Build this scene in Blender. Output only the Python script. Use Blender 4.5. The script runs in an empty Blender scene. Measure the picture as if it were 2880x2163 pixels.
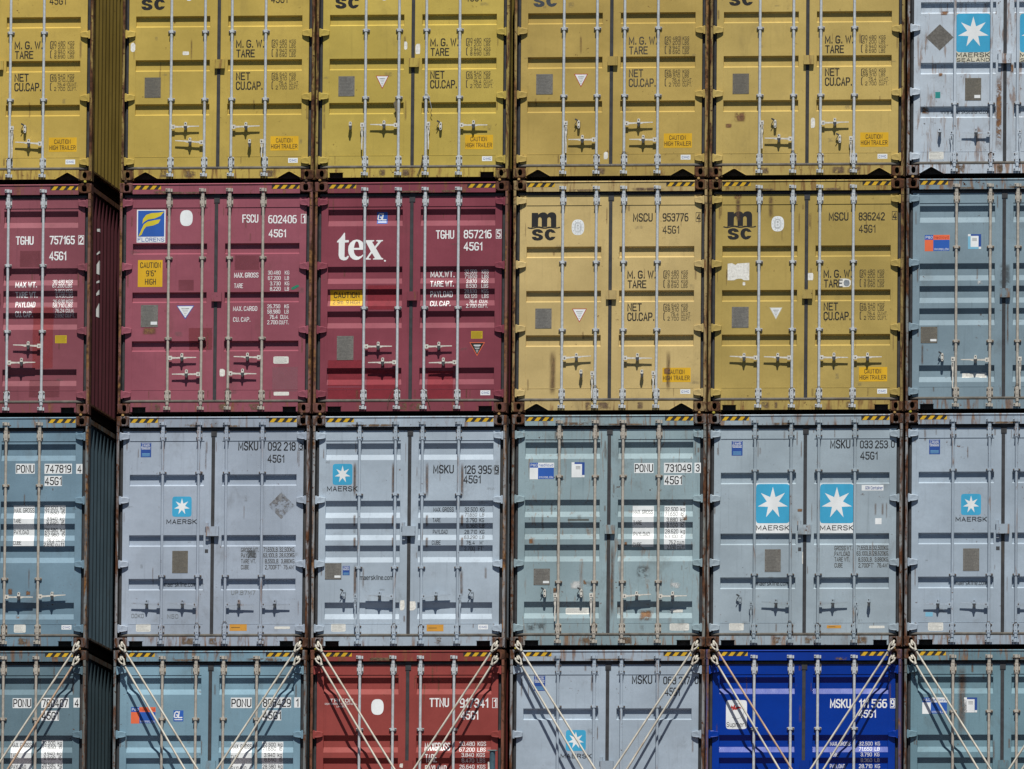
import bpy, math, random
from mathutils import Vector
from mathutils.geometry import tessellate_polygon
R = math.radians
S = bpy.context.scene
COL = S.collection

# ------------------------------------------------------------------ camera, world, sun, exposure
cam = bpy.data.cameras.new('camera')
cam.sensor_width = 36.0
cam.lens = 486.964
cam.clip_start = 1.0
cam.clip_end = 3000.0
camo = bpy.data.objects.new('camera', cam)
COL.objects.link(camo)
camo.location = (21.8577, -169.9871, -16.7905)
def _cam_rot(yaw, pitch, roll):
    from mathutils import Matrix
    m = Matrix.Rotation(R(yaw), 3, 'Z') @ Matrix.Rotation(R(pitch), 3, 'X') @ Matrix.Rotation(R(roll), 3, 'Y')
    right, fwd, up = m.col[0], m.col[1], m.col[2]
    return Matrix((right, up, -fwd)).transposed()
camo.rotation_euler = _cam_rot(7.31790, 5.70216, -0.49501).to_euler()
S.camera = camo

SUN_EL, SUN_AZ = 61.0, 10.0          # degrees above the horizon; to the right of the stack's normal
w = bpy.data.worlds.new('World')
S.world = w
w.use_nodes = True
nt = w.node_tree
sky = nt.nodes.new('ShaderNodeTexSky')
sky.sky_type = 'NISHITA'
sky.sun_disc = False
sky.sun_elevation = R(SUN_EL)
sky.sun_rotation = R(180.0 - SUN_AZ)
sky.air_density = 0.6
sky.dust_density = 0.2
nt.nodes['Background'].inputs['Strength'].default_value = 0.05
nt.links.new(sky.outputs[0], nt.nodes['Background'].inputs['Color'])
sun = bpy.data.lights.new('sun', 'SUN')
sun.energy = 5.0
sun.angle = R(0.53)
sun.color = (1.0, 0.95, 0.87)
suno = bpy.data.objects.new('sun', sun)
COL.objects.link(suno)
sd = Vector((math.sin(R(SUN_AZ)) * math.cos(R(SUN_EL)), -math.cos(R(SUN_AZ)) * math.cos(R(SUN_EL)), math.sin(R(SUN_EL))))
suno.rotation_euler = sd.to_track_quat('Z', 'Y').to_euler()
suno.location = (0, -20, 30)
S.render.engine = 'CYCLES'
S.view_settings.view_transform = 'Standard'
S.view_settings.look = 'None'
S.view_settings.gamma = 1.0
S.view_settings.exposure = 0.20

rnd = random.Random(7)

# ------------------------------------------------------------------ materials
MATS = {}
def srgb(c):
    return tuple(((v / 255.0) / 12.92 if v / 255.0 <= 0.04045 else (((v / 255.0) + 0.055) / 1.055) ** 2.4) for v in c)

class NT:
    def __init__(s, name):
        s.m = bpy.data.materials.new(name)
        s.m.use_nodes = True
        s.t = s.m.node_tree
        s.b = s.t.nodes['Principled BSDF']
    def n(s, typ, **kw):
        o = s.t.nodes.new(typ)
        for k, v in kw.items():
            if k.startswith('_'):
                o.inputs[k[1:].replace('_', ' ')].default_value = v
            else:
                setattr(o, k, v)
        return o
    def l(s, a, b): s.t.links.new(a, b)
    def noise(s, vec, scale, detail=4.0, rough=0.55, dist=0.0):
        o = s.n('ShaderNodeTexNoise')
        o.inputs['Scale'].default_value = scale
        o.inputs['Detail'].default_value = detail
        o.inputs['Roughness'].default_value = rough
        o.inputs['Distortion'].default_value = dist
        s.l(vec, o.inputs['Vector'])
        return o.outputs[0]
    def mapv(s, src, scale=(1, 1, 1), loc=(0, 0, 0)):
        o = s.n('ShaderNodeMapping')
        o.inputs['Scale'].default_value = scale
        o.inputs['Location'].default_value = loc
        s.l(src, o.inputs['Vector'])
        return o.outputs[0]
    def ramp(s, f, a, b, va=0.0, vb=1.0):
        o = s.n('ShaderNodeMapRange')
        o.interpolation_type = 'SMOOTHSTEP'
        for k, v in zip(('From Min', 'From Max', 'To Min', 'To Max'), (a, b, va, vb)):
            o.inputs[k].default_value = v
        s.l(f, o.inputs['Value'])
        return o.outputs[0]
    def mth(s, op, a, b):
        o = s.n('ShaderNodeMath', operation=op)
        for i, v in enumerate((a, b)):
            if isinstance(v, (int, float)): o.inputs[i].default_value = v
            else: s.l(v, o.inputs[i])
        return o.outputs[0]
    def mix(s, f, a, b, mode='MIX'):
        o = s.n('ShaderNodeMix', data_type='RGBA', blend_type=mode)
        for i, v in ((0, f), (6, a), (7, b)):
            if isinstance(v, (int, float)): o.inputs[i].default_value = v
            elif isinstance(v, tuple): o.inputs[i].default_value = (v[0], v[1], v[2], 1)
            else: s.l(v, o.inputs[i])
        return o.outputs[2]

RUST_D, RUST_M, RUST_L = (0.040, 0.018, 0.011), (0.115, 0.050, 0.024), (0.235, 0.120, 0.045)

def paint(name, col, rust=0.0, dirt=0.3, rough=0.48, seed=0, bump=0.35, spec=0.5):
    """weathered container paint: tonal drift, vertical run marks, chips and rust"""
    key = ('paint', name)
    if key in MATS: return MATS[key]
    k = NT(name)
    fl = min(1.0, min(col) * 8)
    pos = k.n('ShaderNodeNewGeometry').outputs['Position']
    p = k.mapv(pos, (1, 1, 1), (seed * 3.7, seed * 1.3, seed * 5.1))
    big = k.noise(p, 1.1, 5, 0.55)
    fine = k.noise(p, 38.0, 3, 0.6)
    runs = k.noise(k.mapv(p, (26, 26, 1.1)), 1.0, 4, 0.6)
    c = k.mix(k.ramp(big, 0.3, 0.7), tuple(v * 0.86 for v in col), tuple(min(1, v * 1.10 + 0.006 * fl) for v in col))
    c = k.mix(k.ramp(fine, 0.25, 0.75, 0, 0.22), c, tuple(v * 0.72 for v in col))
    c = k.mix(k.ramp(runs, 0.56, 0.80, 0, dirt), c, tuple(v * 0.50 + 0.012 * fl for v in col))
    c = k.mix(k.ramp(runs, 0.36, 0.20, 0, dirt * 0.5), c, tuple(min(1, v * 1.15 + 0.03 * fl) for v in col))
    grime = k.noise(k.mapv(p, (3.0, 3.0, 2.0)), 1.0, 6, 0.65, 0.4)
    c = k.mix(k.ramp(grime, 0.55, 0.78, 0, dirt * 0.8), c, tuple(a_ * fl + b_ * 0.5 * (1 - fl) for a_, b_ in zip((0.075, 0.062, 0.048), col)))
    # rust: small chips everywhere, runs when rust is high
    chips = k.noise(p, 21.0, 6, 0.65, 0.3)
    clus = k.noise(p, 2.3, 4, 0.6)
    chipm = k.mth('MULTIPLY', k.ramp(chips, 0.64 - 0.10 * rust, 0.70 - 0.08 * rust), k.ramp(clus, 0.52 - 0.25 * rust, 0.66 - 0.2 * rust))
    c = k.mix(chipm, c, k.mix(k.ramp(fine, 0.4, 0.6), RUST_D, RUST_M))
    if rust > 0.15:
        rr = k.noise(k.mapv(p, (16, 16, 2.2)), 1.0, 6, 0.62, 0.6)
        m = k.ramp(rr, 0.60 - 0.24 * rust, 0.74 - 0.20 * rust, 0, min(1.0, 0.45 + rust * 0.75))
        c = k.mix(m, c, k.mix(k.ramp(k.noise(p, 14, 5, 0.7), 0.35, 0.65), RUST_D if rust > 0.6 else RUST_M, RUST_L if rust < 0.8 else RUST_M))
    k.l(c, k.b.inputs['Base Color'])
    k.b.inputs['Roughness'].default_value = rough
    k.b.inputs['Specular IOR Level'].default_value = spec
    rg = k.mth('ADD', k.ramp(grime, 0.3, 0.8, rough - 0.03, rough + 0.10), k.mth('MULTIPLY', chipm, 0.3))
    k.l(rg, k.b.inputs['Roughness'])
    bn = k.n('ShaderNodeBump')
    bn.inputs['Strength'].default_value = bump
    bn.inputs['Distance'].default_value = 0.02
    wav = k.mth('ADD', k.mth('MULTIPLY', k.noise(k.mapv(p, (2.2, 2.2, 3.0)), 1.0, 2, 0.5), 0.8), k.mth('MULTIPLY', k.noise(p, 60, 2), 0.03))
    k.l(wav, bn.inputs['Height'])
    k.l(bn.outputs[0], k.b.inputs['Normal'])
    MATS[key] = k.m
    return k.m

def plain(name, col, rough=0.6, metal=0.0, var=0.25, scale=18.0, dirt=(0.08, 0.06, 0.045), amt=0.3, spec=0.4):
    key = ('plain', name)
    if key in MATS: return MATS[key]
    k = NT(name)
    pos = k.n('ShaderNodeNewGeometry').outputs['Position']
    a = k.noise(pos, scale, 4)
    b = k.noise(k.mapv(pos, (1, 1, 0.25)), scale * 0.45, 5, 0.65, 0.3)
    c = k.mix(k.ramp(a, 0.3, 0.7), tuple(v * (1 - var) for v in col), tuple(min(1, v * (1 + var * 0.5)) for v in col))
    c = k.mix(k.ramp(b, 0.54, 0.74, 0, amt), c, dirt)
    k.l(c, k.b.inputs['Base Color'])
    k.b.inputs['Roughness'].default_value = rough
    k.b.inputs['Metallic'].default_value = metal
    k.b.inputs['Specular IOR Level'].default_value = spec
    MATS[key] = k.m
    return k.m

def stain(name, cola, colb, strength=0.8, hard=False, scale=14.0, streak=False, ghost=False):
    """a see-through mark whose ragged edge comes from noise over its own surface"""
    key = ('stain', name)
    if key in MATS: return MATS[key]
    k = NT(name)
    uv = k.n('ShaderNodeUVMap').outputs[0]
    pos = k.n('ShaderNodeNewGeometry').outputs['Position']
    sp = k.n('ShaderNodeSeparateXYZ'); k.l(uv, sp.inputs[0])
    def edge(o):
        d = k.mth('MULTIPLY', k.mth('ABSOLUTE', k.mth('SUBTRACT', o, 0.5), 0), 2.0)
        return k.mth('SUBTRACT', 1.0, d)
    ex, ez = edge(sp.outputs[0]), edge(sp.outputs[1])
    n = k.noise(k.mapv(pos, (1, 1, 0.18 if streak else 1)), scale, 6, 0.7, 0.3)
    if ghost:
        a = k.mth('MULTIPLY', k.ramp(n, 0.44, 0.56, 0.12, 1.0), strength)
    elif hard:
        nf = k.noise(pos, 55, 3)
        em = k.mth('MULTIPLY', k.ramp(k.mth('ADD', ex, k.mth('MULTIPLY', nf, 0.16)), 0.07, 0.15), k.ramp(k.mth('ADD', ez, k.mth('MULTIPLY', nf, 0.12)), 0.05, 0.11))
        a = k.mth('MULTIPLY', k.mth('MULTIPLY', em, k.ramp(n, 0.2, 0.5, 0.45, 1.0)), strength)
    else:
        if streak:
            e = k.mth('MULTIPLY', k.ramp(ex, 0.0, 1.0), k.ramp(ez, 0.0, 0.45))
            a = k.mth('MULTIPLY', k.mth('MULTIPLY', e, k.ramp(n, 0.30, 0.62, 0.35, 1.0)), strength)
        else:
            e = k.mth('MULTIPLY', k.ramp(ex, 0.0, 0.6), k.ramp(ez, 0.0, 0.6))
            a = k.mth('MULTIPLY', k.mth('MULTIPLY', e, k.ramp(n, 0.38, 0.54)), strength * 1.0)
    c = k.mix(k.ramp(k.noise(pos, scale * 2.3, 5, 0.7), 0.35, 0.65), cola, colb)
    k.l(c, k.b.inputs['Base Color'])
    k.b.inputs['Roughness'].default_value = 0.75
    k.l(a, k.b.inputs['Alpha'])
    MATS[key] = k.m
    return k.m

def worn(name, col, wear=0.25, rough=0.55, scale=30.0):
    """paint or vinyl lettering, slightly worn through"""
    key = ('worn', name)
    if key in MATS: return MATS[key]
    k = NT(name)
    pos = k.n('ShaderNodeNewGeometry').outputs['Position']
    n = k.noise(pos, scale, 5, 0.7)
    b = k.noise(k.mapv(pos, (1, 1, 0.4)), 5.0, 4, 0.6)
    c = k.mix(k.ramp(b, 0.35, 0.7), tuple(v * 0.86 for v in col), col)
    k.l(c, k.b.inputs['Base Color'])
    k.b.inputs['Roughness'].default_value = rough
    k.b.inputs['Specular IOR Level'].default_value = 0.35
    k.l(k.ramp(n, 0.62, 0.70, 1.0, 1.0 - wear), k.b.inputs['Alpha'])
    MATS[key] = k.m
    return k.m

M_BLK = worn('black_marking_paint', (0.016, 0.016, 0.017), 0.18)
M_GRY = worn('faded_grey_marking_paint', (0.050, 0.042, 0.030), 0.35)
M_WHT = worn('white_marking_paint', (0.82, 0.85, 0.86), 0.25)
M_STK = worn('white_vinyl', (0.76, 0.80, 0.82), 0.10)
M_PAPER = plain('torn_white_paper', (0.70, 0.70, 0.66), 0.8, var=0.2, amt=0.5, dirt=(0.35, 0.32, 0.26), scale=40)
M_LABEL = plain('printed_white_label', (0.66, 0.67, 0.63), 0.6, var=0.12, amt=0.55, dirt=(0.42, 0.42, 0.40), scale=60)
M_SKY = worn('light_blue_vinyl', (0.045, 0.36, 0.60), 0.15)
M_TEAL = worn('teal_vinyl', (0.02, 0.25, 0.24), 0.1)
M_LBLU = worn('pale_blue_vinyl', (0.20, 0.48, 0.66), 0.1)
M_NAVY = worn('navy_vinyl', (0.02, 0.07, 0.30), 0.1)
M_BLUE = worn('blue_vinyl', (0.02, 0.10, 0.42), 0.1)
M_ORNG = worn('orange_vinyl', (0.74, 0.15, 0.06), 0.1)
M_RED = worn('red_vinyl', (0.42, 0.035, 0.03), 0.1)
M_YEL = worn('yellow_sign_vinyl', (0.68, 0.40, 0.014), 0.12)
M_YEL2 = worn('yellow_sticker_vinyl', (0.52, 0.37, 0.012), 0.12)
M_OST = worn('orange_label_vinyl', (0.60, 0.30, 0.045), 0.4)
M_FYEL = worn('bright_yellow_vinyl', (0.62, 0.52, 0.03), 0.05)
M_HAZY = worn('hazard_yellow_paint', (0.62, 0.38, 0.015), 0.55, scale=22)
M_HAZK = worn('hazard_black_paint', (0.022, 0.022, 0.024), 0.6, scale=22)
M_CREAM = worn('cream_vinyl', (0.62, 0.60, 0.48), 0.15)
M_PLATE = plain('grey_data_plate_metal', (0.185, 0.18, 0.165), 0.55, 0.25, var=0.22, scale=70, amt=0.4)
M_PLATE2 = plain('dark_data_plate_metal', (0.15, 0.14, 0.115), 0.6, 0.2, var=0.22, scale=70, amt=0.45)
M_ROD = plain('galvanised_rod_steel', (0.47, 0.51, 0.54), 0.65, 0.1, var=0.16, scale=30, amt=0.35, dirt=(0.22, 0.17, 0.12))
M_RODC = plain('aged_galvanised_rod_steel', (0.40, 0.375, 0.33), 0.7, 0.1, var=0.2, scale=20, amt=0.55, dirt=(0.20, 0.12, 0.07))
M_LASH = plain('lashing_rod_steel', (0.55, 0.53, 0.46), 0.55, 0.15, var=0.2, scale=9, amt=0.6, dirt=(0.30, 0.20, 0.12))
M_LASHR = plain('rusty_lashing_rod_steel', (0.46, 0.33, 0.23), 0.65, 0.1, var=0.25, scale=9, amt=0.5, dirt=(0.25, 0.12, 0.07))
M_HAND = plain('bright_galvanised_steel', (0.60, 0.59, 0.54), 0.6, 0.1, var=0.2, scale=40, amt=0.4, dirt=(0.30, 0.24, 0.18))
M_BOLT = plain('rusty_bolt_steel', (0.10, 0.07, 0.05), 0.7, 0.1)
M_CASTL = plain('dark_padlock_steel', (0.07, 0.075, 0.08), 0.5, 0.4)
M_GASK = plain('weathered_rubber_gasket', (0.035, 0.037, 0.042), 0.75, 0.0, var=0.3, scale=12, amt=0.5, dirt=(0.075, 0.062, 0.045))
M_GASK2 = plain('dusty_rubber_foot_gasket', (0.105, 0.098, 0.085), 0.8, 0.0, var=0.3, scale=10, amt=0.6, dirt=(0.07, 0.045, 0.03))
M_DARK = plain('recess_shade_underframe_steel', (0.02, 0.017, 0.015), 0.85)  # near black puts the shade of recessed channels, jambs and pockets into the colour
M_LOCK = plain('brass_coloured_twist_lock_steel', (0.45, 0.28, 0.10), 0.5, 0.3, amt=0.4)
M_LOCKY = plain('yellow_twist_lock_steel', (0.42, 0.36, 0.05), 0.5, 0.1, amt=0.3)
M_LOCKB = plain('rusty_twist_lock_steel', (0.075, 0.04, 0.025), 0.75, 0.1)
M_GREEN = worn('green_chalk_paint', (0.02, 0.22, 0.13), 0.4)
M_SCRIB = worn('faint_grey_scribble', (0.19, 0.21, 0.22), 0.75, scale=90)
ST_RUST = stain('rust_blotch', RUST_M, RUST_L, 0.95)
ST_GRIME = stain('brown_grime', (0.085, 0.050, 0.030), (0.20, 0.135, 0.075), 0.85)
ST_THIN = stain('thin_rust_run', (0.10, 0.055, 0.030), (0.20, 0.105, 0.05), 0.48, streak=True, scale=26)
ST_SCUF = stain('grey_scuff', (0.10, 0.095, 0.085), (0.16, 0.155, 0.14), 0.22, scale=30)
ST_RUN = stain('brown_rust_run', (0.055, 0.028, 0.015), (0.17, 0.09, 0.045), 0.75, streak=True)
ST_DIRT = stain('dark_smear', (0.05, 0.06, 0.065), (0.08, 0.09, 0.095), 0.6)
ST_WHT = stain('white_scuff', (0.62, 0.64, 0.64), (0.5, 0.52, 0.52), 0.85)
ST_GRN = stain('green_smear', (0.01, 0.16, 0.09), (0.02, 0.2, 0.11), 0.9)
ST_GHO = stain('ghost_of_peeled_placard', (0.07, 0.055, 0.055), (0.26, 0.28, 0.30), 0.8, ghost=True, scale=9)
PATCH = {
    'red': stain('bright_red_touch_up', (0.26, 0.03, 0.035), (0.30, 0.04, 0.045), 0.55, hard=True, scale=5),
    'dred': stain('dark_red_touch_up', (0.13, 0.022, 0.032), (0.16, 0.030, 0.04), 0.38, hard=True, scale=5),
    'red2': stain('red_touch_up', (0.20, 0.03, 0.04), (0.23, 0.035, 0.045), 0.5, hard=True, scale=5),
    'crim': stain('crimson_touch_up', (0.20, 0.010, 0.022), (0.24, 0.014, 0.028), 0.8, hard=True, scale=5),
    'pink': stain('faded_pink_patch', (0.28, 0.12, 0.15), (0.30, 0.13, 0.16), 0.45, hard=True, scale=5),
    'dk': stain('dull_grey_patch', (0.09, 0.10, 0.09), (0.10, 0.11, 0.10), 0.7, hard=True, scale=9),
}
GHOST = plain('weathered_dark_placard', (0.125, 0.120, 0.110), 0.75, var=0.3, scale=45, amt=0.25, dirt=(0.35, 0.37, 0.37))

# ------------------------------------------------------------------ mesh helpers
class MB:
    def __init__(s): s.v, s.f, s.mi, s.uv = [], [], [], None
    def face(s, pts, m=0):
        b = len(s.v); s.v += [tuple(p) for p in pts]; s.f.append(tuple(range(b, b + len(pts)))); s.mi.append(m)
    def box(s, x0, x1, y0, y1, z0, z1, m=0):
        b = len(s.v)
        s.v += [(x, y, z) for z in (z0, z1) for y in (y0, y1) for x in (x0, x1)]
        for q in ((0, 1, 5, 4), (1, 3, 7, 5), (3, 2, 6, 7), (2, 0, 4, 6), (4, 5, 7, 6), (0, 2, 3, 1)):
            s.f.append(tuple(b + i for i in q)); s.mi.append(m)
        return s
    def tube(s, p0, p1, r0, r1=None, n=10, m=0, caps=True):
        r1 = r0 if r1 is None else r1
        p0, p1 = Vector(p0), Vector(p1)
        d = (p1 - p0).normalized()
        a = d.orthogonal().normalized(); c = d.cross(a)
        b = len(s.v)
        for p, r in ((p0, r0), (p1, r1)):
            for i in range(n):
                t = 2 * math.pi * i / n
                s.v.append(tuple(p + a * (r * math.cos(t)) + c * (r * math.sin(t))))
        for i in range(n):
            j = (i + 1) % n
            s.f.append((b + i, b + j, b + n + j, b + n + i)); s.mi.append(m)
        if caps:
            s.f.append(tuple(b + n - 1 - i for i in range(n))); s.f.append(tuple(b + n + i for i in range(n))); s.mi += [m, m]
        return s
    def prism(s, poly, y0, y1, m=0):
        """poly: (x, z) outline anticlockwise seen from the front; front at y0, back at y1"""
        b = len(s.v); n = len(poly)
        s.v += [(x, y0, z) for x, z in poly] + [(x, y1, z) for x, z in poly]
        s.f.append(tuple(b + i for i in range(n))); s.mi.append(m)
        s.f.append(tuple(b + n + n - 1 - i for i in range(n))); s.mi.append(m)
        for i in range(n):
            j = (i + 1) % n
            s.f.append((b + j, b + i, b + n + i, b + n + j)); s.mi.append(m)
        return s
    def mesh(s, name, mats, smooth=False):
        me = bpy.data.meshes.new(name)
        me.from_pydata(s.v, [], s.f)
        for m in (mats if isinstance(mats, (list, tuple)) else [mats]): me.materials.append(m)
        me.polygons.foreach_set('material_index', s.mi)
        if s.uv:
            ul = me.uv_layers.new(name='UVMap')
            for poly in me.polygons:
                for li in poly.loop_indices:
                    ul.data[li].uv = s.uv[me.loops[li].vertex_index]
        if smooth:
            me.polygons.foreach_set('use_smooth', [True] * len(me.polygons))
        me.update()
        return me

def put(name, me, parent=None, loc=(0, 0, 0), sx=1.0):
    o = bpy.data.objects.new(name, me)
    COL.objects.link(o)
    o.parent = parent
    o.location = loc
    if sx != 1.0: o.scale = (sx, 1, 1)
    return o
CACHE = {}
def cached(key, fn):
    if key not in CACHE: CACHE[key] = fn()
    return CACHE[key]

# ------------------------------------------------------------------ stroke lettering
G = {
 '0': "1,0 3,0 4,1 4,5 3,6 1,6 0,5 0,1 c", '1': "0.3,4.6 1.9,6 1.9,0", '2': "0,5 1,6 3,6 4,5 4,4 0,0.3 0,0 4,0",
 '3': "0,5 1,6 3,6 4,5 4,3.9 3,3.2 1.4,3.2|3,3.2 4,2.4 4,1 3,0 1,0 0,1", '4': "3,0 3,6 0,2 0,1.6 4.2,1.6",
 '5': "4,6 0.4,6 0.3,3.5 3,3.6 4,2.7 4,1 3,0 1,0 0,1", '6': "3.5,6 1.1,6 0,5 0,1 1,0 3,0 4,1 4,2.6 3,3.6 0.2,3.6",
 '7': "0,6 4,6 1.3,0", '8': "1,3.2 0,4 0,5 1,6 3,6 4,5 4,4 3,3.2 c|1,3.2 0,2.3 0,1 1,0 3,0 4,1 4,2.3 3,3.2",
 '9': "0.5,0 2.9,0 4,1 4,5 3,6 1,6 0,5 0,3.5 1,2.5 3,2.5 4,3.3",
 'A': "0,0 2,6 4,0|0.7,1.9 3.3,1.9", 'B': "0,0 0,6 3,6 4,5 4,4 3,3.2 0,3.2|3,3.2 4,2.3 4,1 3,0 0,0", 'C': "4,4.6 4,5 3,6 1,6 0,5 0,1 1,0 3,0 4,1 4,1.4",
 'D': "0,0 0,6 3,6 4,5 4,1 3,0 c", 'E': "4,6 0,6 0,0 4,0|0,3.2 3.3,3.2", 'F': "4,6 0,6 0,0|0,3.2 3.3,3.2", 'G': "3.9,5.1 3,6 1,6 0,5 0,1 1,0 3,0 4,1 4,2.7 2.3,2.7",
 'H': "0,0 0,6|4,0 4,6|0,3 4,3", 'I': "0.6,0 0.6,6", 'J': "4,6 4,1 3,0 1,0 0,1 0,1.6", 'K': "0,0 0,6|4,6 0,2.2|1.2,3.4 4,0", 'L': "0,6 0,0 3.8,0",
 'M': "0,0 0,6 2.4,1.2 4.8,6 4.8,0", 'N': "0,0 0,6 4,0 4,6", 'O': "1,0 3,0 4,1 4,5 3,6 1,6 0,5 0,1 c", 'P': "0,0 0,6 3,6 4,5 4,3.6 3,2.7 0,2.7",
 'Q': "1,0 3,0 4,1 4,5 3,6 1,6 0,5 0,1 c|2.4,1.5 4.2,-0.4", 'R': "0,0 0,6 3,6 4,5 4,3.8 3,3 0,3|2.3,3 4,0", 'S': "4,5 3,6 1,6 0,5 0,4 1,3.2 3,2.8 4,2.1 4,1 3,0 1,0 0,1",
 'T': "0,6 4,6|2,6 2,0", 'U': "0,6 0,1 1,0 3,0 4,1 4,6", 'V': "0,6 2,0 4,6", 'W': "0,6 1.3,0 2.6,5 3.9,0 5.2,6", 'X': "0,0 4,6|0,6 4,0", 'Y': "0,6 2,3 4,6|2,3 2,0", 'Z': "0,6 4,6 0,0 4,0",
 'a': "0.3,4 3,4.3 3.8,3.5 3.8,0|3.8,2.4 0.9,2.4 0,1.7 0,0.7 0.8,0 2.6,0 3.8,1", 'b': "0,6 0,0 2.8,0 3.6,0.9 3.6,3.4 2.8,4.3 0,4.3", 'c': "3.6,3.4 2.8,4.3 0.9,4.3 0,3.4 0,0.9 0.9,0 2.8,0 3.6,0.9",
 'd': "3.6,6 3.6,0 0.9,0 0,0.9 0,3.4 0.9,4.3 3.6,4.3", 'e': "0,2.2 3.6,2.2 3.6,3.4 2.8,4.3 0.9,4.3 0,3.4 0,0.9 0.9,0 3.4,0", 'f': "2.6,6 1.6,6 1,5.2 1,0|0,4.2 2.4,4.2", 'g': "3.6,4.3 0.9,4.3 0,3.4 0,0.9 0.9,0 3.6,0|3.6,4.3 3.6,-1 2.8,-1.8 0.4,-1.8",
 'h': "0,6 0,0|0,4.3 2.8,4.3 3.6,3.4 3.6,0", 'i': "0.5,0 0.5,4.3|0.5,5.4 0.5,6", 'k': "0,0 0,6|3.4,4.3 0,1.8|1.2,2.8 3.6,0", 'l': "0.5,6 0.5,0", 'm': "0,0 0,4.3 5.2,4.3 5.9,3.5 5.9,0|3,4.3 3,0", 'n': "0,0 0,4.3 2.8,4.3 3.6,3.4 3.6,0",
 'o': "0.9,0 2.7,0 3.6,0.9 3.6,3.4 2.7,4.3 0.9,4.3 0,3.4 0,0.9 c", 'p': "0,-1.8 0,4.3 2.8,4.3 3.6,3.4 3.6,0.9 2.8,0 0,0", 'r': "0,0 0,4.3|0,3 1,4.3 2.4,4.3", 's': "3.4,4.3 0.7,4.3 0,3.6 0,2.8 0.7,2.3 2.8,2.1 3.5,1.5 3.5,0.7 2.8,0 0,0", 't': "1,6 1,0.7 1.7,0 2.8,0|0,4.3 2.6,4.3",
 'u': "0,4.3 0,0.9 0.9,0 3.6,0|3.6,4.3 3.6,0", 'w': "0,4.3 1.2,0 2.6,4 4,0 5.2,4.3", 'y': "0,4.3 1.9,0|3.6,4.3 1.3,-1.8", 'v': "0,4.3 1.8,0 3.6,4.3", 'x': "0,0 3.6,4.3|0,4.3 3.6,0",
 '.': "0.3,0 0.3,0.5", ',': "0.5,0.5 0.1,-0.9", "'": "0.4,6 0.4,4.8", '"': "0.3,6 0.3,4.8|1.3,6 1.3,4.8", '(': "1.6,6 0.8,5.4 0.8,0.6 1.6,0", '&': "4,0 0.8,4.6 1,6 2.6,6 2.8,4.8 0.2,2 0,0.8 1,0 2.6,0 4,2.2", '-': "0.3,3 2.6,3", '/': "0,0 2.4,6",
}
def stroke_polys(pts, closed, t):
    """mitred ribbon for a polyline: list of quads"""
    n = len(pts); out = []
    P = [Vector(p) for p in pts]
    L, Rr = [], []
    for i in range(n):
        a = P[i - 1] if (i > 0 or closed) else None
        b = P[(i + 1) % n] if (i < n - 1 or closed) else None
        d1 = (P[i] - a).normalized() if a is not None else None
        d2 = (b - P[i]).normalized() if b is not None else None
        if d1 is None: d1 = d2
        if d2 is None: d2 = d1
        n1 = Vector((-d1.y, d1.x)); n2 = Vector((-d2.y, d2.x))
        m = n1 + n2
        if m.length < 0.2: m = n1
        m.normalize()
        k = 1.0 / max(0.45, m.dot(n1))
        q = P[i]
        if not closed and i == 0: q = P[i] - d2 * (t * 0.5)
        if not closed and i == n - 1: q = P[i] + d1 * (t * 0.5)
        L.append(q + m * (t * 0.5 * k)); Rr.append(q - m * (t * 0.5 * k))
    for i in range(n if closed else n - 1):
        j = (i + 1) % n
        out.append([tuple(L[i]), tuple(Rr[i]), tuple(Rr[j]), tuple(L[j])])
    return out
def text_polys(txt, box, wt):
    """text fitted into box; returns [(layer, polygon)]"""
    x0, z0, x1, z1 = box
    lower = not any(ch in "gpy," for ch in txt)
    adv = 0.0; glyphs = []
    for ch in txt:
        if ch == ' ': adv += 2.4; continue
        pl = []
        mx = 0
        for s_ in G.get(ch, G['-']).split('|'):
            closed = s_.endswith(' c'); s_ = s_[:-2] if closed else s_
            pts = [tuple(float(u) for u in q.split(',')) for q in s_.split()]
            mx = max([mx] + [p[0] for p in pts])
            pl.append((closed, pts))
        glyphs.append((adv, pl)); adv += mx + 1.9
    tot = max(adv - 1.9, 0.6)
    top = 6.0 if any(ch.isupper() or ch.isdigit() or ch in 'bdfhklti(' for ch in txt) else 4.3
    h = z1 - z0
    if h < 0.060: wt = min(max(wt, 0.13), 0.145)
    t = wt * 6.0
    sz = h / (top + t * 0.6)
    sx = (x1 - x0) / (tot + t * 0.6)
    if len(txt) == 1 and txt in '1(I': sx = sz * 0.75
    out = []
    for a, pl in glyphs:
        for li, (closed, pts) in enumerate(pl):
            # work in real proportions so the strokes stay even
            pp = [((a + p[0] + t * 0.3) * sx, (p[1] + t * 0.3) * sz) for p in pts]
            for si, q in enumerate(stroke_polys(pp, closed, wt * 6.0 * (sz + sx) * 0.5)):
                out.append((li * 1.3 + (si % 14) * 0.3, [(x0 + u, z0 + v) for u, v in q]))
    return out
def rect(b): return [(b[0], b[1]), (b[2], b[1]), (b[2], b[3]), (b[0], b[3])]
def ell(b, n=28, p=2.6):
    cx, cz, rx, rz = (b[0] + b[2]) / 2, (b[1] + b[3]) / 2, (b[2] - b[0]) / 2, (b[3] - b[1]) / 2
    out = []
    for i in range(n):
        t = 2 * math.pi * i / n
        c_, s_ = math.cos(t), math.sin(t)
        out.append((cx + rx * math.copysign(abs(c_) ** (2 / p), c_), cz + rz * math.copysign(abs(s_) ** (2 / p), s_)))
    return out
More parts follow.
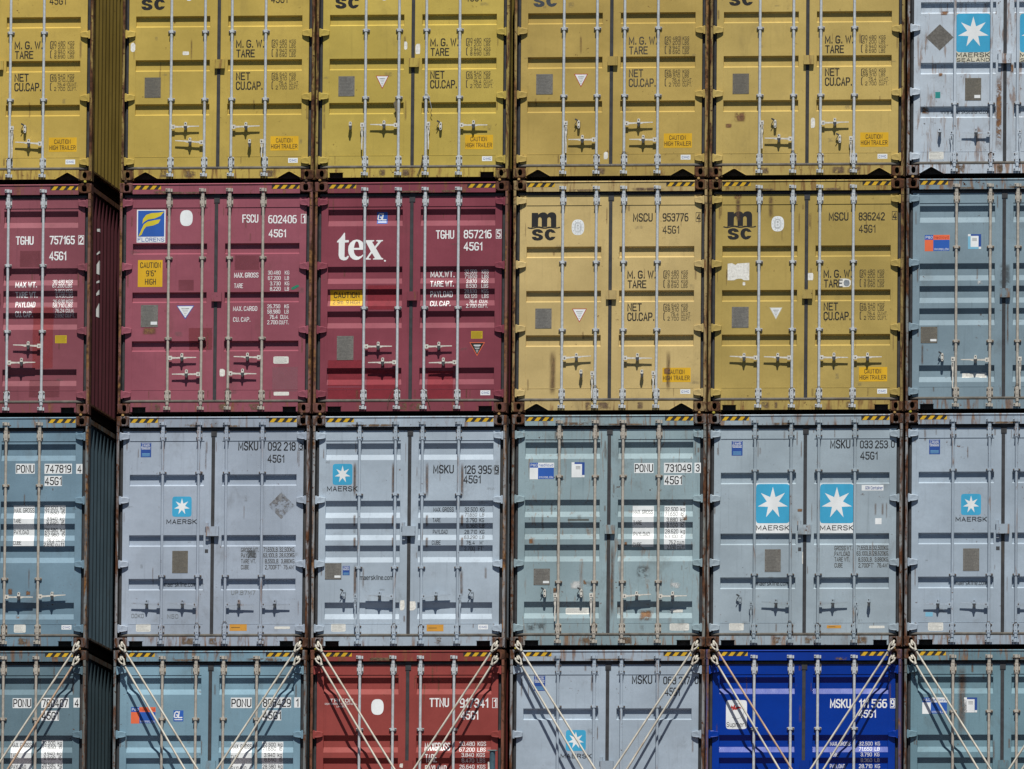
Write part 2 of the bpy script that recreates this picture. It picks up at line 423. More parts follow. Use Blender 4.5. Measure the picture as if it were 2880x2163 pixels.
def star(b, n=7, inner=0.40):
    cx, cz, rx, rz = (b[0] + b[2]) / 2, (b[1] + b[3]) / 2, (b[2] - b[0]) / 2, (b[3] - b[1]) / 2
    out = []
    for i in range(2 * n):
        t = math.pi / 2 - math.pi * i / n
        r = 1.0 if i % 2 == 0 else inner
        out.append((cx + rx * r * math.cos(t), cz + rz * r * math.sin(t)))
    return out[::-1]
def inset(b, d): return [b[0] + d, b[1] + d, b[2] - d, b[3] - d]
def sub(b, u0, v0, u1, v1):
    w_, h_ = b[2] - b[0], b[3] - b[1]
    return [b[0] + u0 * w_, b[1] + v0 * h_, b[0] + u1 * w_, b[1] + v1 * h_]
def tri_split(poly):
    if len(poly) <= 4:
        return [poly]
    t = tessellate_polygon([[Vector((p[0], p[1], 0)) for p in poly]])
    return [[poly[i] for i in q] for q in t]
def clip(poly, ax, v, keep_less):
    out = []
    n = len(poly)
    for i in range(n):
        a, b = poly[i], poly[(i + 1) % n]
        ia = (a[ax] <= v) if keep_less else (a[ax] >= v)
        ib = (b[ax] <= v) if keep_less else (b[ax] >= v)
        if ia: out.append(a)
        if ia != ib:
            t = (v - a[ax]) / (b[ax] - a[ax])
            out.append((a[0] + t * (b[0] - a[0]), a[1] + t * (b[1] - a[1])))
    return out

# ------------------------------------------------------------------ container geometry
W, H, DEP = 2.438, 2.896, 12.192
CX = W / 2
YD = 0.050                 # face of the door frame behind the castings' front plane
PX = ((0.168, 1.106), (W - 1.106, W - 0.168))    # corrugated field of each leaf
RD = 0.038
def recesses(kind):
    """list of (z_top, z_bottom, slope height) measured from the container's top"""
    if kind == 'Y': return [(.825, .966, .018), (1.377, 1.522, .018), (1.932, 2.077, .018)]
    if kind == 'F': return [(.759, .895, .018), (1.371, 1.503, .018), (1.983, 2.115, .018)]
    if kind == 'G': return [(.728, .872, .018), (1.486, 1.630, .018), (2.032, 2.177, .018)]
    return [(.343, .552, .068), (1.060, 1.275, .068), (1.342, 1.554, .068), (1.620, 1.832, .068), (2.330, 2.540, .068)]
def profile(kind):
    """[(z, y)] of the corrugated field from bottom to top"""
    zb, zt = H - 2.598, H - 0.305
    pts = [(zb, YD + 0.004)]
    for a, b, s_ in recesses(kind)[::-1]:
        pts += [(H - b, YD + 0.004), (H - b + s_, YD + 0.004 + RD), (H - a - s_, YD + 0.004 + RD), (H - a, YD + 0.004)]
    pts.append((zt, YD + 0.004))
    return pts

class Skin:
    """lays flat marks onto the door leaves, following the corrugation"""
    def __init__(s, kind): s.pr = profile(kind)
    def y(s, x, z, inside, seg):
        if not inside: return YD
        (z0, y0), (z1, y1) = s.pr[seg], s.pr[seg + 1]
        return y0 + (y1 - y0) * (z - z0) / (z1 - z0)
    def lay(s, mb, poly, off, m=0, uvb=None):
        xs = [-1.0, PX[0][0], PX[0][1], PX[1][0], PX[1][1], 9.0]
        lo, hi = min(p[1] for p in poly), max(p[1] for p in poly)
        xl, xh = min(p[0] for p in poly), max(p[0] for p in poly)
        for tri in tri_split(poly):
            for i in range(5):
                if xs[i + 1] < xl or xs[i] > xh: continue
                q = clip(clip(tri, 0, xs[i], False), 0, xs[i + 1], True) if len(tri) > 2 else []
                if len(q) < 3: continue
                inside = i in (1, 3)
                if not inside:
                    s.emit(mb, [(x, YD - off, z) for x, z in q], m, uvb); continue
                zb, zt = s.pr[0][0], s.pr[-1][0]
                if lo < zb:
                    q2 = clip(q, 1, zb, True)
                    if len(q2) > 2: s.emit(mb, [(x, YD - off, z) for x, z in q2], m, uvb)
                if hi > zt:
                    q2 = clip(q, 1, zt, False)
                    if len(q2) > 2: s.emit(mb, [(x, YD - off, z) for x, z in q2], m, uvb)
                for k in range(len(s.pr) - 1):
                    a, b = s.pr[k][0], s.pr[k + 1][0]
                    if b < lo or a > hi: continue
                    q2 = clip(clip(q, 1, a, False), 1, b, True)
                    if len(q2) > 2:
                        s.emit(mb, [(x, s.y(x, z, True, k) - off, z) for x, z in q2], m, uvb)
    def emit(s, mb, pts, m, uvb):
        if uvb is not None:
            if mb.uv is None: mb.uv = []
            for x, y_, z in pts: mb.uv.append(((x - uvb[0]) / (uvb[2] - uvb[0]), (z - uvb[1]) / (uvb[3] - uvb[1])))
        mb.face([(x - CX, y_, z) for x, y_, z in pts], m)

def casting_mesh(top):
    """corner casting with its oval opening; origin at the opening's centre, mirrored for the right side"""
    mb = MB()
    x0, x1 = -0.0895, 0.0745
    z0, z1 = (-0.059, 0.065) if top else (-0.0665, 0.0575)
    rx, rz = (0.031, 0.040) if top else (0.0255, 0.0395)
    n = 28
    ang = [2 * math.pi * i / n + 0.11 for i in range(n)]
    def outer(t, k):
        c_, s_ = math.cos(t), math.sin(t)
        X0, X1, Z0, Z1 = x0 + k, x1 - k, z0 + k, z1 - k
        tx = (X1 if c_ > 0 else X0) / c_ if abs(c_) > 1e-6 else 1e9
        tz = (Z1 if s_ > 0 else Z0) / s_ if abs(s_) > 1e-6 else 1e9
        q = min(abs(tx), abs(tz))
        x, z = c_ * q, s_ * q
        # rounded outer corner
        dx_, dz_ = min(x - X0, X1 - x), min(z - Z0, Z1 - z)
        if dx_ < 0.016 and dz_ < 0.016: x += math.copysign(0.005, -x); z += math.copysign(0.005, -z)
        return x, z
    rings = []
    rings.append([(*outer(t, 0.0), 0.012) for t in ang])
    rings.append([(*outer(t, 0.007), 0.0) for t in ang])
    pw = 2.0 / (3.2 if top else 2.4)
    def hole(t, k):
        c_, s_ = math.cos(t), math.sin(t)
        return (rx * k * math.copysign(abs(c_) ** pw, c_), rz * k * math.copysign(abs(s_) ** pw, s_))
    rings.append([(*hole(t, 1.06), 0.0) for t in ang])
    rings.append([(*hole(t, 1.0), 0.005) for t in ang])
    rings.append([(*hole(t, 1.0), 0.034) for t in ang])
    b = 0
    for r_ in rings: mb.v += [(x, y, z) for x, z, y in r_]
    for k in range(len(rings) - 1):
        for i in range(n):
            j = (i + 1) % n
            mb.f.append((k * n + i, k * n + j, (k + 1) * n + j, (k + 1) * n + i)); mb.mi.append(0)
    # body behind the face, hollow pocket
    mb.box(x0, x0 + 0.012, 0.012, 0.178, z0, z1)
    mb.box(x1 - 0.012, x1, 0.012, 0.178, z0, z1)
    mb.box(x0 + 0.012, x1 - 0.012, 0.012, 0.178, z0, z0 + 0.012)
    mb.box(x0 + 0.012, x1 - 0.012, 0.012, 0.178, z1 - 0.012, z1)
    mb.box(x0 + 0.012, x1 - 0.012, 0.166, 0.178, z0 + 0.012, z1 - 0.012, 1)
    return mb

def hinge_mesh():
    """bent hinge lug welded to the post and lapping onto the door (left-hand), origin at root centre"""
    mb = MB()
    out = [(0.000, -0.040), (0.050, -0.042), (0.100, -0.034), (0.123, -0.026), (0.125, 0.024), (0.118, 0.029), (0.060, 0.040), (0.0, 0.040)]
    n = len(out)
    def yy(x): return 0.004 + 0.020 * max(0.0, (x - 0.03)) / 0.095
    b = 0
    mb.v += [(x, yy(x) + 0.005, z * 1.06) for x, z in out]
    mb.v += [(x - (0.004 if x > .1 else 0), yy(x), z * 0.88) for x, z in out]
    mb.v += [(x, YD - 0.004 if x > 0.045 else 0.03, z * 1.06) for x, z in out]
    for i in range(n):
        j = (i + 1) % n
        mb.f.append((i, j, n + j, n + i)); mb.mi.append(0)
        mb.f.append((j, i, 2 * n + i, 2 * n + j)); mb.mi.append(0)
    for k in range(1, n - 1):
        mb.f.append((n, n + k, n + k + 1)); mb.mi.append(0)
    mb.tube((0.012, 0.012, -0.052), (0.012, 0.012, 0.052), 0.013, n=8)
    return mb

def rod_mesh(za, zb):
    mb = MB()
    mb.tube((0, 0.018, za), (0, 0.018, zb), 0.0172, n=14, caps=False)
    return mb
def cam_mesh(up):
    """cam and keeper at the end of a lock rod; origin at the rod axis"""
    s_ = 1 if up else -1
    mb = MB()
    mb.tube((0, 0.018, 0.0), (0, 0.018, 0.035 * s_), 0.022, n=10)
    mb.tube((0, 0.018, 0.035 * s_), (0, 0.018, 0.060 * s_), 0.015, n=8)
    a, b = sorted((0.058 * s_, 0.098 * s_))
    mb.box(-0.019, 0.016, -0.012, 0.030, a, b)
    mb.box(-0.045, -0.024, -0.004, 0.045, a + 0.004, b + 0.002)
    mb.box(0.022, 0.042, -0.004, 0.045, a - 0.002, b - 0.004)
    mb.box(-0.024, 0.022, 0.030, 0.050, a - 0.010, b + 0.010, 1)
    mb.tube((-0.034, -0.006, (a + b) / 2), (-0.034, -0.001, (a + b) / 2), 0.009, n=8, m=1)
    return mb
def bearing_mesh():
    mb = MB()
    pl = [(-0.040, -0.052), (-0.024, -0.066), (0.024, -0.066), (0.040, -0.052), (0.040, 0.052), (0.024, 0.066), (-0.024, 0.066), (-0.040, 0.052)]
    mb.prism(pl, YD - 0.008, YD - 0.001)
    mb.box(-0.021, 0.021, -0.004, YD - 0.008, -0.066, 0.058)
    mb.box(-0.026, 0.026, 0.0, YD - 0.008, -0.078, -0.064)
    for x in (-0.031, 0.031):
        for z in (-0.038, 0.038):
            mb.tube((x, YD - 0.018, z), (x, YD - 0.008, z), 0.0085, n=8, m=1)
    for z in (-0.036, 0.030):
        mb.tube((0, -0.007, z), (0, -0.004, z), 0.004, n=6, m=1)
    return mb
def guide_mesh():
    mb = MB()
    mb.prism([(-0.046, -0.012), (-0.038, -0.018), (0.038, -0.018), (0.046, -0.012), (0.046, 0.012), (0.038, 0.018), (-0.038, 0.018), (-0.046, 0.012)], YD - 0.007, YD - 0.001)
    mb.box(-0.024, 0.024, -0.003, YD - 0.007, -0.017, 0.017)
    for x in (-0.036, 0.036):
        mb.tube((x, YD - 0.020, 0), (x, YD - 0.007, 0), 0.0095, n=8, m=1)
    return mb
def handle_mesh(L, tilt, down):
    """lever hinged on a rod; origin on the rod axis; points to +x, or hangs down"""
    mb = MB()
    mb.box(0.010, 0.056, -0.010, 0.004, -0.026, 0.026)
    mb.tube((0.034, -0.014, 0), (0.034, -0.010, 0), 0.008, n=8, m=1)
    if down:
        c = 0.036
        out = [(c - 0.014, -0.02), (c + 0.014, -0.02), (c + 0.013, -L * 0.32), (c + 0.004, -L * 0.45), (c + 0.010, -L * 0.72), (c + 0.006, -L), (c - 0.006, -L), (c - 0.008, -L * 0.7), (c - 0.010, -L * 0.42), (c - 0.013, -L * 0.3)]
        mb.prism(out[::-1], -0.006, 0.004)
        mb.box(c - 0.006, c + 0.005, -0.0065, -0.006, -L * 0.26, -0.045, 1)
    else:
        t = tilt
        out = [(0.05, 0.013), (0.05, -0.013), (L * 0.40, -0.010 + t * .4), (L * 0.47, -0.018 + t * .47), (L * 0.60, -0.016 + t * .6), (L * 0.68, -0.007 + t * .7), (L, -0.005 + t), (L, 0.006 + t), (L * 0.55, 0.010 + t * .55), (L * 0.3, 0.008 + t * .3)]
        mb.prism(out, -0.008, 0.002)
    return mb
def catch_mesh(kind):
    """handle retainer: loop above, body below"""
    mb = MB()
    if kind == 1:      # swung open
        mb.prism([(-0.036, 0.060), (-0.026, 0.048), (0.004, 0.040), (0.008, 0.052), (-0.012, 0.066), (-0.030, 0.072)], 0.0, 0.012, 1)
        mb.prism([(0.0, -0.040), (0.010, -0.052), (0.024, -0.050), (0.030, -0.034), (0.028, 0.040), (0.018, 0.050), (0.002, 0.046), (-0.002, 0.030)], 0.002, 0.016)
        mb.tube((0.014, -0.001, 0.022), (0.014, 0.003, 0.022), 0.008, n=8, m=1)
        mb.tube((0.014, -0.001, -0.030), (0.014, 0.003, -0.030), 0.008, n=8, m=1)
        mb.box(-0.004, 0.030, 0.016, YD - 0.001, -0.03, 0.03, 1)
        mb.prism([(-0.040, -0.010), (-0.032, -0.012), (0.0, 0.045), (-0.008, 0.045)], 0.010, 0.016, 1)
        return mb
    mb.box(-0.015, 0.015, 0.010, YD - 0.014, -0.030, 0.050)
    mb.prism([(-0.016, 0.004), (0.016, 0.004), (0.017, 0.040), (0.009, 0.054), (-0.009, 0.054), (-0.017, 0.040)], -0.016, 0.010)
    mb.tube((0, -0.019, 0.036), (0, -0.016, 0.036), 0.008, n=8, m=1)
    mb.prism([(-0.014, -0.012), (-0.010, -0.040), (0, -0.052), (0.010, -0.040), (0.014, -0.012), (0.022, 0.004), (-0.022, 0.004)], -0.018, 0.014, 1)
    return mb
def gasket_bead(mb, p0, p1, r, flat=0.7):
    mb.tube(p0, p1, r, n=10)

def sill_mesh(notch):
    mb = MB()
    x0, x1 = 0.164, W - 0.164
    zt, zb = 0.134, 0.022
    if notch == 'rect':
        a, b, hz = 0.186, 0.355, 0.083
        for l_, r_, top in ((x0, a, 0), (a, b, 1), (b, W - b, 0), (W - b, W - a, 1), (W - a, x1, 0)):
            mb.box(l_ - CX, r_ - CX, 0.020, 0.034, hz if top else zb, zt)
        for xa in ((a, b), (W - b, W - a)):
            mb.box(xa[0] - 0.008 - CX, xa[1] + 0.008 - CX, 0.016, 0.0195, hz, hz + 0.008)
    else:
        apex, far, hz = 0.312, 0.462, 0.104
        L_ = [(x0, zt), (x0, zb + 0.004), (apex - 0.022, hz - 0.008), (apex, hz), (apex + 0.022, hz - 0.008), (far - 0.02, zb + 0.012), (far, zb)]
        pl = [(p[0] - CX, p[1]) for p in L_] + [(-(p[0] - CX), p[1]) for p in L_[::-1]]
        t = tessellate_polygon([[Vector((p[0], p[1], 0)) for p in pl]])
        b = len(mb.v); n = len(pl)
        mb.v += [(x, 0.020, z) for x, z in pl] + [(x, 0.034, z) for x, z in pl]
        for q in t: mb.f.append(tuple(b + i for i in q)); mb.mi.append(0)
        for i in range(n):
            j = (i + 1) % n
            mb.f.append((b + j, b + i, b + n + i, b + n + j)); mb.mi.append(0)
        # rolled lip of the flared cut-out
        for sgn in (1, -1):
            k = [(x0 + .004, zb + 0.006), (apex - 0.022, hz - 0.006), (apex, hz + 0.002), (apex + 0.022, hz - 0.006), (far - 0.02, zb + 0.014), (far, zb + 0.002)]
            for i in range(len(k) - 1):
                (xa, za), (xb, zb_) = k[i], k[i + 1]
                mb.tube(((xa - CX) * sgn, 0.017, za), ((xb - CX) * sgn, 0.017, zb_), 0.0045, n=6, caps=False)
    mb.box(-1.04, 1.04, 0.034, 0.10, zt - 0.006, zt)
    mb.box(-1.04, 1.04, 0.10, 0.16, zb, zt, 1)
    return mb
def header_mesh():
    mb = MB()
    zt = H - 0.008
    mb.box(-(CX - 0.164), CX - 0.164, 0.014, 0.040, H - 0.139, zt)
    xa_, xb_ = -(CX - 0.164), CX - 0.164
    for ya, za, yb_, zb_ in ((0.0138, zt - 0.022, 0.005, zt - 0.014), (0.005, zt - 0.014, 0.005, zt - 0.011), (0.005, zt - 0.011, 0.014, zt)):
        mb.face([(xa_, ya, za), (xb_, ya, za), (xb_, yb_, zb_), (xa_, yb_, zb_)])
    mb.box(-(CX - 0.164), CX - 0.164, 0.040, 0.30, zt - 0.05, zt - 0.004)
    return mb
def hazard_mesh(side):
    mb = MB()
    z0, z1 = H - 0.082, H - 0.031
    for slant in (1,):
        a, b = (0.170, 0.520) if side == 0 else (W - 0.520, W - 0.170)
        mb.face([(a - CX, 0.0132, z0), (b - CX, 0.0132, z0), (b - CX, 0.0132, z1), (a - CX, 0.0132, z1)], 1)
        p = 0.100; w_ = 0.052; sl = 0.042 * slant
        x = a - 0.09
        while x < b:
            q = [(x, z0), (x + w_, z0), (x + w_ + sl, z1), (x + sl, z1)]
            q = clip(clip(q, 0, a, False), 0, b, True)
            if len(q) > 2: mb.face([(u - CX, 0.0126, v) for u, v in q], 0)
            x += p
    return mb
def side_mesh():
    """corrugated side wall, right-hand; rails included as a separate mesh"""
    mb = MB()
    pts = []
    y = 0.17
    pts.append((CX - 0.012, y))
    y = 0.21
    while y < DEP - 0.45:
        pts += [(CX - 0.010, y), (CX - 0.010, y + 0.072), (CX - 0.046, y + 0.140), (CX - 0.046, y + 0.210)]
        y += 0.278
    pts.append((CX - 0.010, y)); pts.append((CX - 0.010, DEP - 0.17))
    zb, zt = 0.150, H - 0.075
    for i in range(len(pts) - 1):
        (xa, ya), (xb, yb) = pts[i], pts[i + 1]
        mb.face([(xa, ya, zb), (xb, yb, zb), (xb, yb, zt), (xa, ya, zt)])
    return mb
def rail_mesh():
    mb = MB()
    mb.box(CX - 0.066, CX - 0.006, 0.178, DEP - 0.178, H - 0.078, H - 0.018)
    mb.box(CX - 0.066, CX - 0.008, 0.178, DEP - 0.178, 0.126, 0.150)
    mb.box(CX - 0.075, CX - 0.055, 0.178, DEP - 0.178, 0.012, 0.126, 1)  # recessed channel painted dark to carry the shade under its flange
    return mb
def post_mesh(full=True):
    mb = MB()
    z0, z1 = 0.120, H - 0.120
    out = [(0.002, 0.020), (0.008, 0.008), (0.018, 0.004), (0.037, 0.004), (0.037, 0.112), (0.090, 0.112), (0.090, 0.130), (0.004, 0.160), (0.002, 0.16)]
    b = len(mb.v); n = len(out)
    mb.v += [(x - CX, y, z0) for x, y in out] + [(x - CX, y, z1) for x, y in out]
    for i in range(n):
        j = (i + 1) % n
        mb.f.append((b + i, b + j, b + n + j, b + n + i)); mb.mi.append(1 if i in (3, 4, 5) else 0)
    # welded joints of the hinge-bearing post sections
    for zc in H - 0.20, H - 0.295:
        mb.box(0.006 - CX, 0.0385 - CX, 0.0020, 0.006, zc, zc + 0.004, 1)
    return mb

def door_mesh(side, kind):
    mb = MB()
    x0, x1 = (0.083, 1.197) if side == 0 else (W - 1.197, W - 0.083)
    pa, pb = PX[side]
    zb, zt = H - 2.727, H - 0.184
    pr = profile(kind)
    def q(xa, xb, za, ya, zc, yc): mb.face([(xa - CX, ya, za), (xb - CX, ya, za), (xb - CX, yc, zc), (xa - CX, yc, zc)])
    q(x0, pa, zb, YD, zt, YD); q(pb, x1, zb, YD, zt, YD)
    q(pa, pb, zb, YD, pr[0][0], YD); q(pa, pb, pr[-1][0], YD, zt, YD)
    q(pa, pb, pr[0][0], YD, pr[0][0], pr[0][1]); q(pa, pb, pr[-1][0], pr[-1][1], pr[-1][0], YD)
    for (za, ya), (zc, yc) in zip(pr[:-1], pr[1:]):
        q(pa, pb, za, ya, zc, yc)
    for xe in (pa, pb):
        for (za, ya), (zc, yc) in zip(pr[:-1], pr[1:]):
            if ya > YD + 0.005 or yc > YD + 0.005 or True:
                mb.face([(xe - CX, YD, za), (xe - CX, ya, za), (xe - CX, yc, zc), (xe - CX, YD, zc)])
    yb = YD + 0.045
    mb.face([(x0 - CX, YD, zb), (x0 - CX, YD, zt), (x0 - CX, yb, zt), (x0 - CX, yb, zb)])
    mb.face([(x1 - CX, YD, zb), (x1 - CX, yb, zb), (x1 - CX, yb, zt), (x1 - CX, YD, zt)])
    mb.face([(x0 - CX, YD, zt), (x1 - CX, YD, zt), (x1 - CX, yb, zt), (x0 - CX, yb, zt)])
    mb.face([(x0 - CX, YD, zb), (x0 - CX, yb, zb), (x1 - CX, yb, zb), (x1 - CX, YD, zb)])
    # small raised weld bead under the header plate and above the foot plate
    mb.box(pa - CX, pb - CX, YD - 0.002, YD, pr[-1][0] - 0.003, pr[-1][0] + 0.004)
    mb.box(pa - CX, pb - CX, YD - 0.002, YD, pr[0][0] - 0.003, pr[0][0] + 0.002)
    return mb
def gasket_mesh(side):
    mb = MB()
    x0, x1 = (0.062, 1.219) if side == 0 else (W - 1.219, W - 0.062)
    zb, zt = H - 2.745, H - 0.165
    xo = x0 if side == 0 else x1
    mb.tube((xo - CX, 0.086, zb), (xo - CX, 0.086, zt), 0.023, n=10)
    a, b = (x0, 1.2175) if side == 0 else (W - 1.2175, x1)
    mb.tube((a - CX, 0.058, zb + 0.003), (b - CX, 0.058, zb + 0.003), 0.022, n=12, m=1)
    mb.tube((a - CX, 0.064, zt), (b - CX, 0.064, zt), 0.022, n=12)
    if side == 1:
        mb.box(1.199 - CX, 1.2475 - 0.008 - CX, YD - 0.004, YD + 0.03, zb, zt)
        mb.box(1.190 - CX, 1.262 - CX, YD - 0.008, YD - 0.0045, zt - 0.085, zt + 0.022)
    return mb

LOGO_MSC = [
 [(195,88),(375,88),(378,135),(430,95),(500,74),(565,78),(612,105),(632,135),(680,90),(740,72),(800,75),(850,100),(880,145),(888,190),(888,500),(740,480),(735,255),(715,222),(685,212),(655,222),(635,255),(632,485),(480,485),(475,255),(455,222),(428,210),(400,218),(380,250),(375,470),(195,498)],
 [(75,515),(95,488),(150,505),(195,502),(250,500),(340,478),(400,468),(460,480),(540,500),(600,500),(680,475),(740,480),(800,492),(870,505),(930,500),(985,478),(1002,512),(940,528),(870,534),(800,524),(740,516),(680,520),(600,536),(530,538),(460,524),(400,512),(330,514),(270,528),(200,542),(130,535)],
 [(518,650),(390,655),(370,625),(345,620),(320,640),(330,665),(400,685),(470,710),(512,745),(520,790),(500,830),(440,862),(360,870),(280,860),(225,825),(200,762),(325,762),(340,790),(370,795),(400,780),(400,755),(360,740),(290,725),(230,695),(208,650),(215,600),(260,562),(340,546),(410,549),(470,577),(505,610)],
 [(875,652),(760,652),(745,628),(715,625),(690,650),(682,710),(695,765),(715,782),(740,780),(752,762),(870,762),(840,815),(780,855),(710,868),(640,845),(585,790),(560,710),(575,630),(620,572),(690,546),(760,549),(830,590)]]
LOGO_TEX = [
 [(62,300),(70,275),(150,195),(200,130),(235,78),(252,85),(258,255),(345,255),(345,305),(250,312),(245,640),(262,660),(285,662),(305,640),(330,622),(350,640),(330,690),(290,725),(230,735),(170,720),(125,680),(105,610),(108,310),(65,308)],
 [(535,285),(510,295),(485,350),(468,440),(465,485),(475,560),(510,620),(570,650),(640,635),(722,560),(722,590),(650,670),(590,715),(520,727),(450,710),(390,660),(345,580),(330,490),(340,400),(380,320),(450,262),(535,242)][::-1],
 [(535,242),(600,255),(660,290),(705,345),(722,420),(722,485),(465,485),(468,440),(600,440),(585,350),(565,298),(535,285)],
 [(740,258),(948,258),(948,285),(905,295),(905,310),(965,410),(1040,310),(1045,295),(1000,285),(1000,258),(1158,258),(1158,280),(1120,290),(990,450),(1120,670),(1165,695),(1165,718),(925,718),(925,695),(965,685),(965,670),(900,565),(825,665),(825,690),(870,695),(870,718),(742,718),(742,695),(770,680),(872,525),(770,330),(745,285)],
 [(1190,735),(1210,728),(1230,738),(1234,756),(1218,770),(1196,766),(1186,750)]]
def marks(root, doors, hdr, kind, items, extra, extra_runs, dmb, dmats):
    """all lettering, stickers and stains; each becomes a sub-part of the door leaf it sits on"""
    sk = Skin(kind)
    text = {}
    def leaf(b): return 0 if (b[0] + b[2]) / 2 < CX else 1
    def single(name, polys, mats, b, uv=False):
        mb = MB()
        for off, poly, m in polys: sk.lay(mb, poly, off, m, b if uv else None)
        if mb.f: put(name, mb.mesh(name, mats), doors[leaf(b)])
    def soil(poly, off, mat, b, lf=None):
        lf = leaf(b) if lf is None else lf
        if mat not in dmats[lf]: dmats[lf].append(mat)
        sk.lay(dmb[lf], poly, off, dmats[lf].index(mat), b)
    for it in items:
        k, b = it[0], list(it[1])
        if k == 't':
            text.setdefault((leaf(b), it[3]), []).append((it[2], b, it[4]))
        elif k == 'box':
            t = 0.006
            ps = [rect([b[0], b[1], b[2], b[1] + t]), rect([b[0], b[3] - t, b[2], b[3]]), rect([b[0], b[1] + t, b[0] + t, b[3] - t]), rect([b[2] - t, b[1] + t, b[2], b[3] - t])]
            single('check_digit_frame', [(0.0011, p, 0) for p in ps], M_WHT if it[2] == 'w' else M_GRY, b)
        elif k == 'rect':
            c = {'w': M_STK, 'ysticker': M_YEL2, 'teal': M_TEAL, 'osticker': M_OST, 'wlabel': M_STK, 'lblue': M_LBLU, 'k': M_CASTL}[it[2]]
            nm = 'marking_panel' if it[2] == 'w' else ('recess_hole' if it[2] == 'k' else 'sticker')
            ps = [(0.0006, rect(b), 0)]
            if it[2] == 'ysticker':
                for i in range(6):
                    z = b[3] - (i + 1) * (b[3] - b[1]) / 7.0
                    ps.append((0.0012, rect([b[0] + .008, z - .0012, b[2] - .008 - (i % 3) * .006, z + .0012]), 1))
            if it[2] == 'osticker':
                z = (b[1] + b[3]) / 2
                ps.append((0.0012, rect([b[0] + .02, z - .003, b[0] + .6 * (b[2] - b[0]), z + .003]), 1))
            single(nm, ps, [c, M_GRY], b)
        elif k == 'plate':
            ps = [(0.003, rect(b), 0)]
            w_ = b[2] - b[0]
            n = int((b[3] - b[1]) / 0.017)
            for i in range(1, n):
                z = b[3] - i * (b[3] - b[1]) / n
                ps.append((0.0036, rect([b[0] + .02, z - .002, b[2] - .02 - rnd.random() * .07, z + .002]), 1))
            for u, v in ((.05, .05), (.95, .05), (.05, .95), (.95, .95), (.05, .5), (.95, .5)):
                bb_ = sub(b, u, v, u, v)
                ps.append((0.0042, rect([bb_[0] - .004, bb_[1] - .004, bb_[0] + .004, bb_[1] + .004]), 2))
            if it[2]: ps.append((0.005, rect(sub(b, 0.58, 0.10, 0.95, 0.24)), 3))
            single('data_plate', ps, [M_PLATE if rnd.random() < .6 else M_PLATE2, plain('engraved_lines', (0.10, 0.10, 0.095), 0.6), M_BOLT, M_STK], b)
        elif k == 'cimc':
            ps = [(0.0006, rect(b), 0)] + [(0.0012 + l_ * .0003, q, 1) for l_, q in text_polys('CIMC', sub(b, .12, .30, .88, .72), .24)]
            single('maker_sticker', ps, [M_STK, M_NAVY], b)
        elif k == 'label':
            ps = [(0.0006, ell(b, 28, 9), 0)]
            if b[3] - b[1] > 0.06:
                for i in range(5):
                    z = b[3] - (i + 1) * (b[3] - b[1]) / 6
                    ps.append((0.0012, rect([b[0] + .012, z - .0016, b[2] - .012 - rnd.random() * .05, z + .0016]), 1))
            single('inspection_label', ps, [M_LABEL, plain('faded_print', (0.38, 0.39, 0.38), 0.7)], b)
        elif k in ('scrap', 'torn', 'torn2'):
            w_, h_ = b[2] - b[0], b[3] - b[1]
            n = 14; pl = []
            for i in range(n):
                t = 2 * math.pi * i / n
                rr = (0.78 + 0.3 * rnd.random())
                cx_, cz_ = math.cos(t), math.sin(t)
                pl.append(((b[0] + b[2]) / 2 + w_ / 2 * max(-1, min(1, cx_ * 1.35 * rr)), (b[1] + b[3]) / 2 + h_ / 2 * max(-1, min(1, cz_ * 1.35 * rr))))
            if k == 'torn':
                x0, z0, x1, z1 = b
                pl = [(x0, z0), (x0 + .3 * w_, z0), (x0 + .42 * w_, z0 + .08 * h_), (x0 + .62 * w_, z0 + .10 * h_), (x0 + .75 * w_, z0), (x1, z0), (x1, z1), (x0 + .45 * w_, z1 - .04 * h_), (x0 + .36 * w_, z1 - .12 * h_), (x0 + .2 * w_, z1 - .02 * h_), (x0, z1 - .05 * h_)]
            ps = [(0.0009, pl, 0)]
            if k == 'torn2': ps.append((0.0016, ell(sub(b, .4, .1, .9, .85), 12), 1))
            single('torn_sticker', ps, [M_PAPER, plain('grey_glue_residue', (0.22, 0.25, 0.28), 0.8)], b)
        elif k == 'caution2':
            ps = [(0.0006, rect(b), 0)]
            for t_, bx in (('CAUTION', (.20, .56, .78, .86)), ('HIGH TRAILER', (.03, .14, .96, .44))):
                ps += [(0.0012 + l_ * .0003, q, 1) for l_, q in text_polys(t_, sub(b, *bx), .16)]
            single('caution_sign', ps, [M_YEL, M_BLK], b)
        elif k == 'caution3':
            ps = [(0.0006, rect(b), 0)]
            for t_, bx in (('CAUTION', (.10, .71, .92, .91)), ('9\'6"', (.34, .40, .72, .61)), ('HIGH', (.30, .09, .73, .30))):
                ps += [(0.0012 + l_ * .0003, q, 1) for l_, q in text_polys(t_, sub(b, *bx), .16)]
            single('caution_sign', ps, [M_YEL, M_BLK], b)
        elif k == 'caution1':
            ps = [(0.0006, rect(b), 0)]
            for t_, bx, wt in (('CAUTION', (.11, .52, .90, .86), .18), ('2.9m  9 HIGH', (.08, .10, .92, .36), .12)):
                ps += [(0.0012 + l_ * .0003, q, 1 if wt > .15 else 2) for l_, q in text_polys(t_, sub(b, *bx), wt)]
            single('caution_sign', ps, [M_YEL, M_BLK, M_GRY], b)
        elif k == 'tri':
            mo = {'r': M_RED, 'b': M_BLUE, 'k': M_ORNG, 'p': M_CREAM}[it[2]]
            def tr(d): return [(b[0] + d * 1.6, b[3] - d), (((b[0] + b[2]) / 2), b[1] + d * 2.1), (b[2] - d * 1.6, b[3] - d)]
            inn = M_BLK if it[2] == 'k' else M_STK
